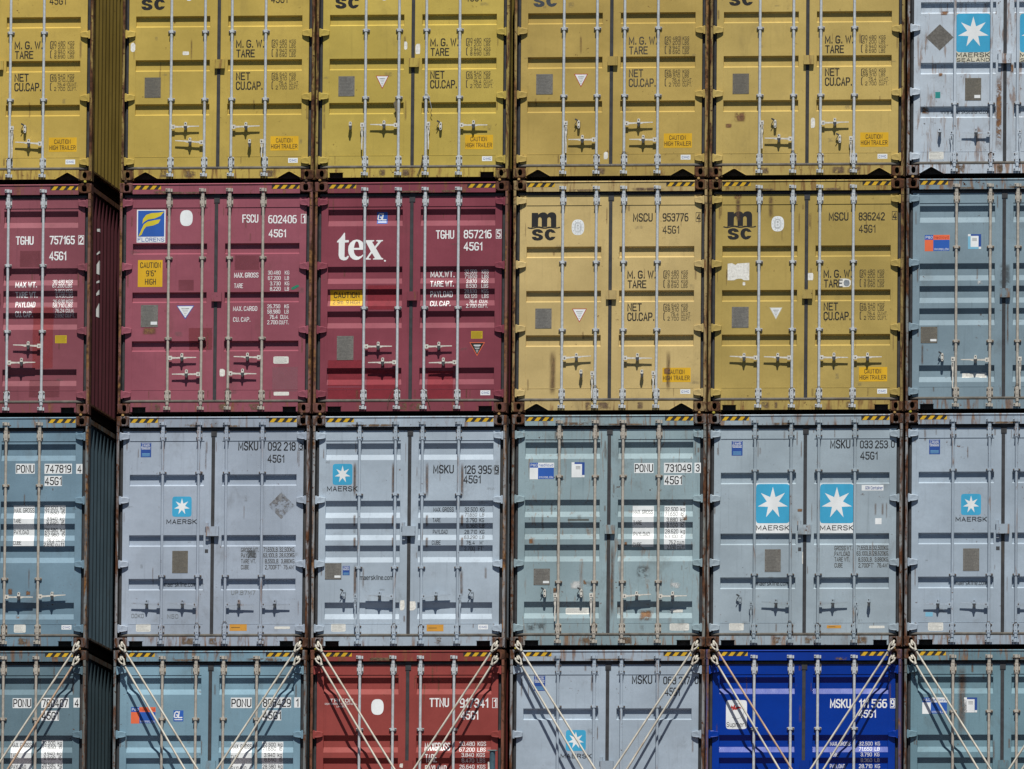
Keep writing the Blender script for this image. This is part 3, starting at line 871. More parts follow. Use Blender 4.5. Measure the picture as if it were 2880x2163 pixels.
            ps = [(0.0006, tr(0), 0), (0.0012, tr(0.008), 1)]
            for i, (u, v) in enumerate(((.28, .72), (.34, .66), (.36, .64), (.42, .58), (.44, .56))):
                zz = b[3] - (.22 + i * .12) * (b[3] - b[1])
                ps.append((0.0018, rect([b[0] + u * (b[2] - b[0]), zz - (.006 if i == 0 else .003), b[0] + v * (b[2] - b[0]), zz + (.006 if i == 0 else .003)]), 2))
            single('attention_placard', ps, [mo, inn, M_STK if it[2] == 'k' else plain('faded_print', (0.38, 0.39, 0.38), 0.7)], b)
        elif k == 'oval':
            ps = [(0.0006, ell(b), 0)]
            if it[2] != 'w':
                ps.append((0.0012, ell(sub(b, .2, .16, .8, .84)), 1))
                ps += [(0.0018 + l_ * .0003, q, 0) for l_, q in text_polys('B', sub(b, .36, .28, .64, .72), .16)]
                for i in range(12):
                    t = 2 * math.pi * i / 12
                    c_ = sub(b, .5 + .4 * math.cos(t), .5 + .42 * math.sin(t), .5, .5)[:2]
                    ps.append((0.0015, rect([c_[0] - .005, c_[1] - .005, c_[0] + .005, c_[1] + .005]), 1))
            single('oval_sticker', ps, [M_STK, plain('grey_blue_emblem', (0.28, 0.35, 0.40) if it[2] == 'e' else (0.50, 0.53, 0.54), 0.6)], b)
        elif k == 'msc':
            ps = []
            def X(x, z): return (b[0] + ((56 + x / 10.018) * 2.3737 - 150) / 220 * (b[2] - b[0]), b[1] + (442 - (100 + z / 10.018) * 2.3737) / 187 * (b[3] - b[1]))
            for pl in LOGO_MSC: ps.append((0.0008, [X(*p) for p in pl][::-1], 0))
            single('shipping_line_logo', ps, M_BLK if extra != 'faded' else worn('faded_navy_logo_paint', (0.05, 0.06, 0.075), 0.6), b)
        elif k == 'maersk':
            ps = [(0.0006, ell(b, 32, 9), 0), (0.0012, star(inset(b, 0.022)), 1)]
            single('star_logo', ps, [M_SKY, M_STK], b)
        elif k == 'maersk_big':
            ps = [(0.0005, rect(b), 2), (0.0009, ell(sub(b, 0, .20, 1, 1), 32, 14), 0), (0.0014, star(sub(b, .04, .29, .96, .94)), 1)]
            if it[2] == 'maersk':
                ps += [(0.0012 + l_ * .0003, q, 3) for l_, q in text_polys('MAERSK', sub(b, .01, .06, .99, .155), .2)]
            else:
                ps += [(0.0012 + l_ * .0003, q, 3) for l_, q in text_polys('MAERSK', sub(b, .01, .10, .98, .19), .2)]
                ps += [(0.0012 + l_ * .0003, q, 3) for l_, q in text_polys('SEALAND', sub(b, .02, .01, .98, .075), .16)]
            single('star_logo', ps, [M_SKY, M_STK, M_CREAM if it[2] != 'maersk' else M_STK, M_BLK], b)
        elif k == 'florens':
            X = lambda x, z: (b[0] + (x - 153) / 192.0 * (b[2] - b[0]), b[3] - (z - 237) / 220.0 * (b[3] - b[1]))
            f0 = sub(b, .04, .18, .96, .97)
            up = [(335, 250), (300, 257), (250, 260), (215, 272), (195, 298), (190, 332), (202, 318), (228, 303), (272, 296), (312, 279)]
            lo = [(312, 302), (270, 307), (225, 317), (200, 335), (186, 366), (164, 416), (186, 404), (200, 370), (216, 350), (262, 343), (298, 328)]
            ps = [(0.0006, rect(b), 0), (0.0012, rect(f0), 1), (0.0018, [X(*p) for p in up][::-1], 2), (0.0018, [X(*p) for p in lo][::-1], 2)]
            ps += [(0.0012 + l_ * .0003, q, 1) for l_, q in text_polys('FLORENS', sub(b, .04, .035, .96, .145), .24)]
            single('leasing_company_logo', ps, [M_STK, M_BLUE, M_FYEL], b)
        elif k == 'gl':
            ps = [(0.0006, rect(b), 0)]
            w_, h_ = b[2] - b[0], b[3] - b[1]
            for ch, u0, u1 in (('G', .08, .5), ('L', .5, .92)):
                for l_, q in text_polys(ch, sub(b, u0, .32, u1, .9), .2):
                    ps.append((0.0012 + l_ * .0003, [(x + (z - b[1] - .6 * h_) * .18, z) for x, z in q], 1))
            ps.append((0.0012, rect(sub(b, .1, .12, .9, .20)), 1))
            single('certification_sticker', ps, [M_BLUE, M_STK], b)
        elif k == 'lr':
            ps = [(0.0006, rect(b), 0), (0.0012, rect(sub(b, .08, .95, .92, .97)), 1), (0.0012, rect(sub(b, .08, .55, .92, .58)), 1)]
            ps += [(0.0012 + l_ * .0003, q, 1) for l_, q in text_polys('Lloyds', sub(b, .14, .76, .86, .92), .2)]
            ps += [(0.0012 + l_ * .0003, q, 1) for l_, q in text_polys('Register', sub(b, .06, .60, .94, .74), .2)]
            for v in (.08, .16, .24): ps.append((0.0012, rect(sub(b, .12, v, .88, v + .03)), 2))
            single('register_sticker', ps, [M_NAVY, M_STK, M_LBLU], b)
        elif k == 'po':
            o = it[2] == 'o'
            ps = [(0.0006, rect(sub(b, 0, .70, .34, 1)), 0), (0.0006, rect(sub(b, .34, .70, 1, 1)), 1 if o else 2), (0.0006, rect(sub(b, 0, 0, .34, .70)), 1 if o else 2), (0.0006, rect(sub(b, .34, .02, .99, .70)), 0)]
            ps += [(0.0012 + l_ * .0003, q, 2) for l_, q in text_polys('P&O', sub(b, .04, .78, .31, .93), .2)]
            ps += [(0.0012 + l_ * .0003, q, 3 if o else 0) for l_, q in text_polys('Nedlloyd', sub(b, .38, .78, .96, .93), .2)]
            ps += [(0.0012 + l_ * .0003, q, 2) for l_, q in text_polys('WWW.PONL.COM', sub(b, .38, .06, .96, .18), .2)]
            single('shipping_line_logo', ps, [M_BLUE, M_ORNG, M_STK, M_RED], b)
        elif k == 'po2':
            tl = 2 if it[2] == 'w' else 3
            ps = [(0.0006, rect(sub(b, .22, .15, 1, 1)), 0), (0.0009, rect(sub(b, 0, 0, .22, 1)), tl), (0.0009, rect(sub(b, .22, 0, .8, .15)), tl),
                  (0.0012, rect(sub(b, .2, .14, .8, .88)), 1), (0.0014, rect(sub(b, 0, .86, .2, 1)), 1), (0.0014, rect(sub(b, .82, 0, 1, .15)), 1)]
            for i in range(3): ps.append((0.0017, rect(sub(b, .32, .55 + i * .08, .68, .575 + i * .08)), 4))
            single('routing_sticker', ps, [M_NAVY, M_STK, M_STK, M_LBLU, M_GRY], b)
        elif k == 'diamond':
            pl = [((b[0] + b[2]) / 2, b[1]), (b[2], (b[1] + b[3]) / 2), ((b[0] + b[2]) / 2, b[3]), (b[0], (b[1] + b[3]) / 2)]
            single('hazard_placard', [(0.0008, pl, 0)], GHOST if it[2] == 'd' else ST_GHO, b, uv=True)
        elif k == 'tex':
            ps = []
            def X(x, z): return (b[0] + ((70 + x / 8.453) * 2.3737 - 185) / 325 * (b[2] - b[0]), b[1] + (583 - (155 + z / 8.453) * 2.3737) / 191 * (b[3] - b[1]))
            for pl in LOGO_TEX: ps.append((0.0008, [X(*p) for p in pl][::-1], 0))
            single('leasing_company_logo', ps, M_WHT, b)
        elif k == 'script':
            ps = [(0.0006, ell(b, 32, 9), 0)]
            cx_, cz_ = b[0] + .40 * (b[2] - b[0]), b[1] + .70 * (b[3] - b[1])
            fl = [(-.05, .06), (-.02, .03), (.0, .075), (.02, .02), (.06, .04), (.10, .03), (.12, .0), (.085, .012), (.05, -.005), (.03, -.02), (.0, -.012), (-.04, -.03), (-.03, .0), (-.06, .01)]
            ps.append((0.0012, [(cx_ + u * .75, cz_ + v * .75) for u, v in fl][::-1], 1))
            ring = [((b[0] + b[2]) / 2 + .095 * math.cos(t), b[1] + .62 * (b[3] - b[1]) + .095 * math.sin(t)) for t in [2 * math.pi * i / 20 for i in range(13, 26)]]
            for q in stroke_polys(ring, False, .003): ps.append((0.0012, q, 2))
            ps += [(0.0012 + l_ * .0003, q, 2) for l_, q in text_polys('Supmeri', sub(b, .04, .08, .93, .24), .07)]
            single('white_poster_sticker', ps, [M_STK, M_RED, M_GRY], b)
        elif k == 'rust': soil(rect(b), 0.0010, ST_RUST, b)
        elif k == 'stain': soil(rect(b), 0.0009, ST_RUN, b)
        elif k == 'smear' and it[2] == 'green': single('chalk_mark', [(0.0016, [(b[0], b[1]), (b[0] + .03, b[1]), (b[2], b[3] - .018), (b[2] - .004, b[3]), (b[2] - .03, b[3]), (b[0], b[1] + .025)], 0)], M_GREEN, b)
        elif k == 'smear': soil(rect(b), 0.0016, {'green': ST_GRN, 'white': ST_WHT}.get(it[2], ST_DIRT), b)
        elif k == 'patch': soil(rect(b), 0.0004, PATCH[it[2]], b)
    # thin runs below bolts, hinges and weld lines, and grey scuffs from handling
    for lf in (0, 1):
        for i in range(extra_runs):
            if rnd.random() < 0.5: x = rnd.choice((.10, .13, .155, 1.125, 1.17)) + rnd.uniform(-.012, .012)
            else: x = rnd.uniform(.18, 1.09)
            z1 = rnd.choice((H - .19, H - .31, H - .40, H - 1.10, H - 1.88, H - 2.59, rnd.uniform(.35, 2.5))) + rnd.uniform(-.01, .01)
            hh = rnd.uniform(.05, .30); w_ = rnd.uniform(.007, .022)
            if lf: x = W - x
            z0 = max(z1 - hh, 0.175)
            bb_ = [x - w_, z0, x + w_, z1]
            soil(rect(bb_), 0.0005, ST_THIN, bb_, lf)
        for i in range(3):
            x = rnd.uniform(.12, 1.08); z = rnd.uniform(.2, 2.4); w_ = rnd.uniform(.02, .07); h_ = rnd.uniform(.01, .05)
            if lf: x = W - x
            bb_ = [x - w_, z - h_, x + w_, z + h_]
            soil(rect(bb_), 0.0007, ST_SCUF, bb_, lf)
    groups = []
    for (lf, c), lst in text.items():
        left = list(lst)
        while left:
            g = [left.pop(0)]; grew = True
            while grew:
                grew = False
                for o_ in list(left):
                    if any(o_[1][0] < u[1][2] + .13 and o_[1][2] > u[1][0] - .13 and o_[1][1] < u[1][3] + .06 and o_[1][3] > u[1][1] - .06 for u in g):
                        g.append(o_); left.remove(o_); grew = True
            groups.append(((lf, c), g))
    for (lf, c), lst in groups:
        mb = MB()
        for t_, b, wt in lst:
            for l_, q in text_polys(t_, b, wt): sk.lay(mb, q, 0.0016 + l_ * 0.0003, 0)
        m = {'k': M_BLK, 'w': M_WHT, 'g': M_GRY, 'n': M_NAVY, 's': M_SCRIB}[c]
        if extra == 'faded' and c == 'k': m = worn('faded_black_marking', (0.06, 0.055, 0.045), 0.5)
        put('lettering', mb.mesh('lettering', m), doors[lf])

DEFCATCH = 0.17
SPEC = {
#  (col,row): paint rgb (linear), door pattern, notch, frame rust, door rust, rod steel, dirt, label, lockplate
 (0,0): ((0.4946,0.3602,0.0882),'Y','tri',0.45,0.07,0,0.30,'mustard yellow container cut by the photo edge, leftmost in the top tier','small',''),
 (1,0): ((0.4776,0.3558,0.0874),'Y','tri',0.50,0.07,0,0.30,'mustard yellow container with rusty overlap plate, second from left in the top tier','small',''),
 (2,0): ((0.4791,0.3693,0.0874),'Y','rect',0.42,0.07,0,0.30,'mustard yellow container with torn white stickers on its centre seam, third in the top tier','small',''),
 (3,0): ((0.4198,0.3074,0.0926),'Y','tri',0.30,0.07,0,0.25,'dull yellow container with red edged triangle and faded lettering, fourth in the top tier','small','faded'),
 (4,0): ((0.4545,0.3431,0.1137),'Y','tri',0.38,0.07,0,0.30,'sandy yellow container with rust specks low on its left door, top tier','small',''),
 (5,0): ((0.4559,0.5280,0.6064),'G','tri',0.55,0.30,2,0.45,'pale grey rust spotted container with star logo and dark diamond placard, top right','big',''),
 (0,1): ((0.2288,0.0737,0.0953),'B','rect',0.30,0.03,0,0.40,'maroon container numbered 757165 with brighter red patch, left of the wide gap','small',''),
 (1,1): ((0.2690,0.0811,0.1115),'F','rect',0.35,0.04,1,0.35,'maroon container with blue and yellow logo and orange height warning sign','small',''),
 (2,1): ((0.2106,0.0521,0.0732),'B','rect',0.25,0.02,0,0.35,'dark maroon container with large white tex lettering on its left door','small',''),
 (3,1): ((0.4979,0.3817,0.1677),'Y','tri',0.35,0.07,0,0.30,'sandy yellow container numbered 953776 with dark streaks down both doors','small',''),
 (4,1): ((0.3898,0.2937,0.0910),'Y','rect',0.45,0.07,0,0.35,'yellow container numbered 836242 with torn white sticker under its black logo','small',''),
 (5,1): ((0.1936,0.2711,0.3237),'B','rect',0.45,0.08,1,0.45,'grey blue container with orange and navy logo beside a navy and teal sticker','small',''),
 (0,2): ((0.1576,0.2512,0.3244),'B','rect',0.35,0.08,1,0.40,'steel blue container numbered 747819 with white text panels, third tier at far left','small',''),
 (1,2): ((0.3305,0.3899,0.4721),'G','rect',0.40,0.05,2,0.45,'light grey container numbered 092 218 with a peeled diamond placard on its right door','big',''),
 (2,2): ((0.3604,0.4360,0.5154),'B','rect',0.32,0.05,2,0.45,'light grey container numbered 126 395 with brown rust runs beside its door rods','big',''),
 (3,2): ((0.2445,0.3341,0.3703),'B','rect',0.45,0.18,1,0.50,'grey green container numbered 731049 with white text panels and rust blotches','small',''),
 (4,2): ((0.3156,0.3894,0.4455),'G','rect',0.45,0.06,2,0.45,'light grey container with two large white star logos on sky blue squares','big',''),
 (5,2): ((0.3263,0.3997,0.4774),'G','rect',0.42,0.05,2,0.40,'light grey container with one small star logo, third tier at far right','big',''),
 (0,3): ((0.1068,0.1723,0.2117),'B','rect',0.45,0.05,1,0.40,'steel blue container numbered 780407 behind lashing rods at bottom left','small',''),
 (1,3): ((0.1915,0.3190,0.4040),'B','rect',0.42,0.05,1,0.40,'steel blue container numbered 806429 with orange and navy logo in the bottom tier','small',''),
 (2,3): ((0.2508,0.0531,0.0475),'B','rect',0.38,0.03,0,0.35,'brick red container with plain white oval sticker in the bottom tier','small',''),
 (3,3): ((0.3358,0.4094,0.4884),'G','rect',0.38,0.03,2,0.40,'light grey container numbered 063 217 with star logo behind the lashing rods','big',''),
 (4,3): ((0.0006,0.0319,0.2798),'B','rect',0.15,0.00,0,0.06,'royal blue container with white lettering and white poster sticker in the bottom tier','small',''),
 (5,3): ((0.1408,0.2422,0.2940),'B','rect',0.45,0.12,1,0.45,'rust streaked grey green container with white and blue logo, bottom right','small',''),
}
MSC_COMMON = [('t', [1.437, 1.67, 1.785, 1.764], 'M. G. W.', 'k', 0.18), ('t', [1.442, 1.549, 1.67, 1.643], 'TARE', 'k', 0.18), ('t', [1.441, 1.262, 1.614, 1.356], 'NET', 'k', 0.18), ('t', [1.441, 1.14, 1.771, 1.24], 'CU.CAP.', 'k', 0.18), ('t', [1.906, 1.721, 2.075, 1.766], '30 480', 'g', 0.13), ('t', [1.906, 1.666, 2.076, 1.712], '67 200', 'g', 0.13), ('t', [1.939, 1.606, 2.076, 1.65], '3 940', 'g', 0.13), ('t', [1.939, 1.55, 2.077, 1.595], '8 690', 'g', 0.13), ('t', [1.909, 1.307, 2.079, 1.35], '26 540', 'g', 0.13), ('t', [1.91, 1.255, 2.079, 1.298], '58 510', 'g', 0.13), ('t', [1.979, 1.198, 2.079, 1.241], '76.4', 'g', 0.13), ('t', [1.942, 1.142, 2.08, 1.187], '2 700', 'g', 0.13), ('t', [2.109, 1.72, 2.191, 1.765], 'KGS', 'g', 0.13), ('t', [2.109, 1.666, 2.186, 1.711], 'LBS', 'g', 0.13), ('t', [2.109, 1.606, 2.192, 1.649], 'KGS', 'g', 0.13), ('t', [2.11, 1.55, 2.187, 1.595], 'LBS', 'g', 0.13), ('t', [2.112, 1.306, 2.194, 1.349], 'KGS', 'g', 0.13), ('t', [2.112, 1.254, 2.189, 1.297], 'LBS', 'g', 0.13), ('t', [2.112, 1.198, 2.233, 1.241], 'CU.MT.', 'g', 0.13), ('t', [2.113, 1.141, 2.226, 1.187], 'CU.FT.', 'g', 0.13), ('t', [1.878, 1.667, 1.892, 1.767], '(', 'g', 0.13), ('t', [1.879, 1.551, 1.892, 1.65], '(', 'g', 0.13), ('t', [1.882, 1.255, 1.895, 1.351], '(', 'g', 0.13), ('t', [1.882, 1.143, 1.896, 1.242], '(', 'g', 0.13), ('t', [1.874, 2.23, 2.075, 2.324], '45G1', 'k', 0.15), ('msc', [0.174, 2.151, 0.588, 2.502]), ('caution2', [1.882, 0.371, 2.235, 0.551])]
BOXES = {
 (0, 0): {
  'o': (-7.731, 2.906),
  'rods': [0.627, 1.049, 1.389, 1.811],
  'guides': [1.87, 1.024],
  'hd': [('V', 2, 0.695, 0.287, 1), ('C', 1.57, 0.667, 1), ('H', 3, 0.47, 1.462, 1.634)],
  'msc': 1,
  'it': [
   ('cimc', [2.097, 0.213, 2.219, 0.272]),
  ]},
 (0, 1): {
  'o': (-7.734, -0.024),
  'rods': [0.606, 1.048, 1.39, 1.832],
  'guides': [1.868, 1.039],
  'hd': [('H', 3, 0.857, 1.47, 1.662), ('H', 2, 0.648, 1.754, 1.579)],
  'it': [
   ('t', [1.486, 2.135, 1.703, 2.238], 'TGHU', 'w', 0.2),
   ('t', [1.914, 2.138, 2.224, 2.241], '757165', 'w', 0.2),
   ('t', [2.288, 2.14, 2.33, 2.236], '2', 'w', 0.2),
   ('t', [1.912, 1.938, 2.119, 2.044], '45G1', 'w', 0.2),
   ('box', [2.273, 2.131, 2.345, 2.249], 'w'),
   ('t', [1.484, 1.597, 1.753, 1.667], 'MAX WT.', 'w', 0.19),
   ('t', [1.485, 1.471, 1.755, 1.54], 'TARE WT.', 'w', 0.19),
   ('t', [1.487, 1.348, 1.733, 1.418], 'PAYLOAD', 'w', 0.19),
   ('t', [1.488, 1.226, 1.701, 1.296], 'CU. CAP.', 'w', 0.19),
   ('t', [1.954, 1.647, 2.204, 1.693], '30.480 KGS', 'w', 0.17),
   ('t', [1.954, 1.593, 2.199, 1.638], '67.200 LBS', 'w', 0.17),
   ('t', [1.984, 1.525, 2.206, 1.57], '3.850 KGS', 'w', 0.17),
   ('t', [1.992, 1.468, 2.207, 1.514], '8.490 LBS', 'w', 0.17),
   ('t', [1.957, 1.397, 2.207, 1.444], '26.630 KGS', 'w', 0.17),
   ('t', [1.957, 1.344, 2.204, 1.389], '58.710 LBS', 'w', 0.17),
   ('t', [1.989, 1.28, 2.228, 1.325], '76.24 CU.M.', 'w', 0.17),
   ('t', [1.985, 1.222, 2.236, 1.265], '2.692 CU.FT.', 'w', 0.17),
   ('rect', [1.994, 0.894, 2.141, 0.992], 'ysticker'),
   ('patch', [1.706, 0.569, 1.97, 1.36], 'red'),
   ('patch', [1.533, 1.851, 1.797, 2.059], 'dred'),
   ('patch', [1.667, 0.212, 2.063, 0.438], 'dred'),
  ]},
 (0, 2): {
  'o': (-7.732, -2.95),
  'rods': [0.621, 1.044, 1.394, 1.817],
  'guides': [2.032, 0.862],
  'hd': [('H', 2, 0.636, 1.759, 1.579), ('H', 3, 0.641, 2.17, 2.0)],
  'it': [
   ('rect', [1.514, 2.183, 1.755, 2.309], 'w'),
   ('rect', [1.878, 2.181, 2.225, 2.307], 'w'),
   ('rect', [2.279, 2.18, 2.358, 2.303], 'w'),
   ('rect', [1.88, 2.027, 2.1, 2.154], 'w'),
   ('t', [1.525, 2.198, 1.746, 2.292], 'PONU', 'k', 0.17),
   ('t', [1.891, 2.196, 2.212, 2.291], '747819', 'k', 0.17),
   ('t', [2.298, 2.195, 2.343, 2.288], '4', 'k', 0.17),
   ('t', [1.889, 2.042, 2.094, 2.139], '45G1', 'k', 0.17),
   ('rect', [1.491, 1.277, 1.754, 1.785], 'w'),
   ('rect', [1.879, 1.266, 2.145, 1.788], 'w'),
   ('t', [1.494, 1.7, 1.748, 1.756], 'MAX. GROSS', 'k', 0.16),
   ('t', [1.495, 1.569, 1.589, 1.619], 'TARE', 'k', 0.16),
   ('t', [1.497, 1.428, 1.682, 1.48], 'PAYLOAD', 'k', 0.16),
   ('t', [1.495, 1.292, 1.596, 1.343], 'CUBE', 'k', 0.16),
   ('t', [1.884, 1.731, 2.132, 1.774], '32.500  kg', 'k', 0.16),
   ('t', [1.885, 1.676, 2.133, 1.721], '71.650  lb', 'k', 0.16),
   ('t', [1.912, 1.595, 2.134, 1.642], '3.940  kg', 'k', 0.16),
   ('t', [1.913, 1.539, 2.135, 1.582], '8.690  lb', 'k', 0.16),
   ('t', [1.887, 1.455, 2.136, 1.502], '28.580  kg', 'k', 0.16),
   ('t', [1.888, 1.398, 2.136, 1.445], '62.960  lb', 'k', 0.16),
   ('t', [1.915, 1.327, 2.137, 1.37], '76.2 cu.m', 'k', 0.16),
   ('t', [1.882, 1.272, 2.138, 1.318], '2.690 cu.ft', 'k', 0.16),
   ('label', [1.516, 0.192, 1.666, 0.292]),
   ('cimc', [2.117, 0.229, 2.243, 0.285]),
   ('rust', [1.43, 0.658, 1.496, 0.752]),
   ('rust', [1.658, 0.648, 1.724, 0.723]),
   ('rust', [1.529, 0.367, 1.585, 0.414]),
  ]},
 (0, 3): {
  'o': (-7.732, -5.879),
  'rods': [0.63, 1.043, 1.395, 1.808],
  'guides': [2.039],
  'hd': [],
  'it': [
   ('rect', [1.511, 2.178, 1.748, 2.302], 'w'),
   ('rect', [1.872, 2.18, 2.22, 2.305], 'w'),
   ('rect', [2.279, 2.184, 2.357, 2.305], 'w'),
   ('rect', [1.874, 2.02, 2.097, 2.145], 'w'),
   ('t', [1.522, 2.193, 1.74, 2.29], 'PONU', 'k', 0.17),
   ('t', [1.885, 2.192, 2.206, 2.288], '780407', 'k', 0.17),
   ('t', [2.297, 2.194, 2.343, 2.288], '4', 'k', 0.17),
   ('t', [1.884, 2.035, 2.089, 2.13], '45G1', 'k', 0.17),
   ('rect', [1.49, 1.269, 1.753, 1.777], 'w'),
   ('rect', [1.878, 1.258, 2.144, 1.78], 'w'),
   ('t', [1.493, 1.692, 1.747, 1.748], 'MAX. GROSS', 'k', 0.16),
   ('t', [1.494, 1.561, 1.588, 1.611], 'TARE', 'k', 0.16),
   ('t', [1.496, 1.42, 1.681, 1.472], 'PAYLOAD', 'k', 0.16),
   ('t', [1.494, 1.284, 1.595, 1.335], 'CUBE', 'k', 0.16),
   ('t', [1.883, 1.723, 2.131, 1.766], '32.500  kg', 'k', 0.16),
   ('t', [1.884, 1.668, 2.132, 1.713], '71.650  lb', 'k', 0.16),
   ('t', [1.911, 1.587, 2.133, 1.634], '3.940  kg', 'k', 0.16),
   ('t', [1.912, 1.531, 2.134, 1.574], '8.690  lb', 'k', 0.16),
   ('t', [1.886, 1.447, 2.135, 1.494], '28.580  kg', 'k', 0.16),
   ('t', [1.887, 1.39, 2.135, 1.437], '62.960  lb', 'k', 0.16),
   ('t', [1.914, 1.319, 2.136, 1.362], '76.2 cu.m', 'k', 0.16),
   ('t', [1.881, 1.264, 2.137, 1.31], '2.690 cu.ft', 'k', 0.16),
  ]},
 (1, 0): {
  'o': (-4.929, 2.906),
  'rods': [0.624, 1.05, 1.389, 1.815],
  'guides': [1.87, 1.018],
  'hd': [('H', 0, 0.672, 0.986, 0.814), ('H', 1, 0.476, 0.685, 0.872), ('H', 2, 0.667, 1.751, 1.577), ('V', 3, 0.511, 0.279, -1), ('C', 1.626, 0.475, 0)],
  'msc': 1,
  'it': [
   ('plate', [0.284, 1.046, 0.489, 1.3], 0),
   ('cimc', [2.108, 0.215, 2.229, 0.276]),
   ('scrap', [0.76, 1.58, 0.841, 1.625]),
   ('scrap', [0.103, 1.623, 0.161, 1.739]),
   ('oval', [0.79, 2.263, 0.877, 2.433], 'w'),
  ]},
 (1, 1): {
  'o': (-4.937, -0.023),
  'rods': [0.627, 1.05, 1.39, 1.813],
  'guides': [1.952, 0.942],
  'hd': [('H', 0, 0.697, 0.989, 0.809), ('H', 1, 0.493, 0.685, 0.868), ('H', 3, 0.7, 1.461, 1.636), ('H', 2, 0.5, 1.75, 1.576)],
  'it': [
   ('florens', [0.214, 2.151, 0.576, 2.565]),
   ('oval', [0.76, 2.357, 0.919, 2.557], 'w'),
   ('caution3', [0.234, 1.594, 0.545, 1.932]),
   ('plate', [0.278, 1.091, 0.494, 1.368], 1),
   ('tri', [0.727, 1.187, 0.951, 1.358], 'b'),
   ('t', [1.55, 2.396, 1.744, 2.496], 'FSCU', 'w', 0.18),
   ('t', [1.877, 2.386, 2.229, 2.484], '602406', 'w', 0.18),
   ('t', [2.311, 2.392, 2.334, 2.482], '1', 'w', 0.18),
   ('t', [1.883, 2.211, 2.095, 2.306], '45G1', 'w', 0.18),
   ('box', [2.286, 2.383, 2.352, 2.499], 'w'),
   ('t', [1.452, 1.706, 1.755, 1.766], 'MAX. GROSS', 'w', 0.17),
   ('t', [1.453, 1.575, 1.562, 1.631], 'TARE', 'w', 0.17),
   ('t', [1.443, 1.287, 1.744, 1.345], 'MAX. CARGO', 'w', 0.17),
   ('t', [1.445, 1.152, 1.657, 1.208], 'CU. CAP.', 'w', 0.17),
   ('t', [1.878, 1.742, 2.034, 1.789], '30.480', 'w', 0.17),
   ('t', [1.879, 1.674, 2.035, 1.721], '67.200', 'w', 0.17),
   ('t', [1.904, 1.606, 2.036, 1.653], '3.730', 'w', 0.17),
   ('t', [1.905, 1.539, 2.037, 1.586], '8.220', 'w', 0.17),
   ('t', [2.09, 1.741, 2.144, 1.788], 'KG', 'w', 0.17),
   ('t', [2.09, 1.673, 2.141, 1.72], 'LB', 'w', 0.17),
   ('t', [2.091, 1.606, 2.145, 1.653], 'KG', 'w', 0.17),
   ('t', [2.092, 1.538, 2.142, 1.585], 'LB', 'w', 0.17),
   ('t', [1.873, 1.319, 2.033, 1.366], '26.750', 'w', 0.17),
   ('t', [1.874, 1.253, 2.034, 1.3], '58.980', 'w', 0.17),
   ('t', [1.903, 1.185, 2.003, 1.234], '76.4', 'w', 0.17),
   ('t', [1.875, 1.118, 2.003, 1.167], '2.700', 'w', 0.17),
   ('t', [2.09, 1.318, 2.143, 1.365], 'KG', 'w', 0.17),
   ('t', [2.091, 1.252, 2.14, 1.299], 'LB', 'w', 0.17),
   ('t', [2.039, 1.185, 2.14, 1.234], 'CU.M.', 'w', 0.17),
   ('t', [2.022, 1.117, 2.141, 1.166], 'CU.FT.', 'w', 0.17),
   ('smear', [2.173, 1.552, 2.27, 1.609], 'green'),
   ('label', [1.956, 0.624, 2.148, 0.714]),
   ('label', [1.964, 0.224, 2.158, 0.271]),
   ('scrap', [1.281, 0.467, 1.347, 0.561]),
   ('patch', [0.746, 1.544, 0.944, 1.682], 'dred'),
   ('patch', [0.881, 0.797, 1.187, 1.079], 'red2'),
   ('patch', [1.94, 0.272, 2.269, 0.586], 'pink'),
   ('patch', [1.452, 1.8, 1.772, 1.988], 'dred'),
   ('rust', [0.289, 0.988, 0.487, 1.091]),
  ]},
 (1, 2): {
  'o': (-4.943, -2.952),
  'rods': [0.588, 1.041, 1.388, 1.841],
  'guides': [2.191, 0.898],
  'hd': [('H', 0, 0.541, 0.213, 0.406), ('H', 1, 0.54, 0.666, 0.855), ('H', 2, 0.539, 1.754, 1.566), ('H', 3, 0.538, 2.206, 2.018)],
  'it': [
   ('lr', [0.303, 2.386, 0.434, 2.568]),
   ('maersk', [0.707, 1.639, 0.952, 1.893]),
   ('t', [0.638, 1.552, 1.016, 1.606], 'MAERSK', 'k', 0.2),
   ('plate', [0.715, 0.937, 0.913, 1.213], 0),
   ('t', [0.609, 0.769, 1.015, 0.825], 'maerskline.com', 'k', 0.15),
   ('t', [1.535, 2.471, 1.78, 2.575], 'MSKU', 'k', 0.17),
   ('t', [1.907, 2.466, 2.251, 2.57], '092 218', 'k', 0.17),
   ('t', [2.303, 2.475, 2.34, 2.561], '3', 'k', 0.17),
   ('t', [1.905, 2.316, 2.11, 2.41], '45G1', 'k', 0.17),
   ('box', [2.289, 2.465, 2.35, 2.576], 'g'),
   ('diamond', [1.915, 1.607, 2.248, 1.946], 'f'),
   ('t', [1.581, 1.197, 1.803, 1.25], 'GROSS WT.', 'g', 0.14),
   ('t', [1.582, 1.126, 1.77, 1.179], 'PAYLOAD', 'g', 0.14),
   ('t', [1.583, 1.057, 1.767, 1.108], 'TARE WT.', 'g', 0.14),
   ('t', [1.583, 0.982, 1.683, 1.035], 'CUBE', 'g', 0.14),
   ('t', [1.864, 1.2, 2.259, 1.253], '71,650LB. 32,500KG.', 'g', 0.14),
   ('t', [1.861, 1.131, 2.26, 1.181], '63,100LB. 28,620KG.', 'g', 0.14),
   ('t', [1.884, 1.056, 2.261, 1.107], '8,550LB.  3,880KG.', 'g', 0.14),
   ('t', [1.885, 0.981, 2.252, 1.034], "2,700FT'   76.4M'", 'g', 0.14),
   ('label', [0.267, 0.202, 0.454, 0.302]),
   ('rect', [1.446, 0.211, 1.663, 0.296], 'osticker'),
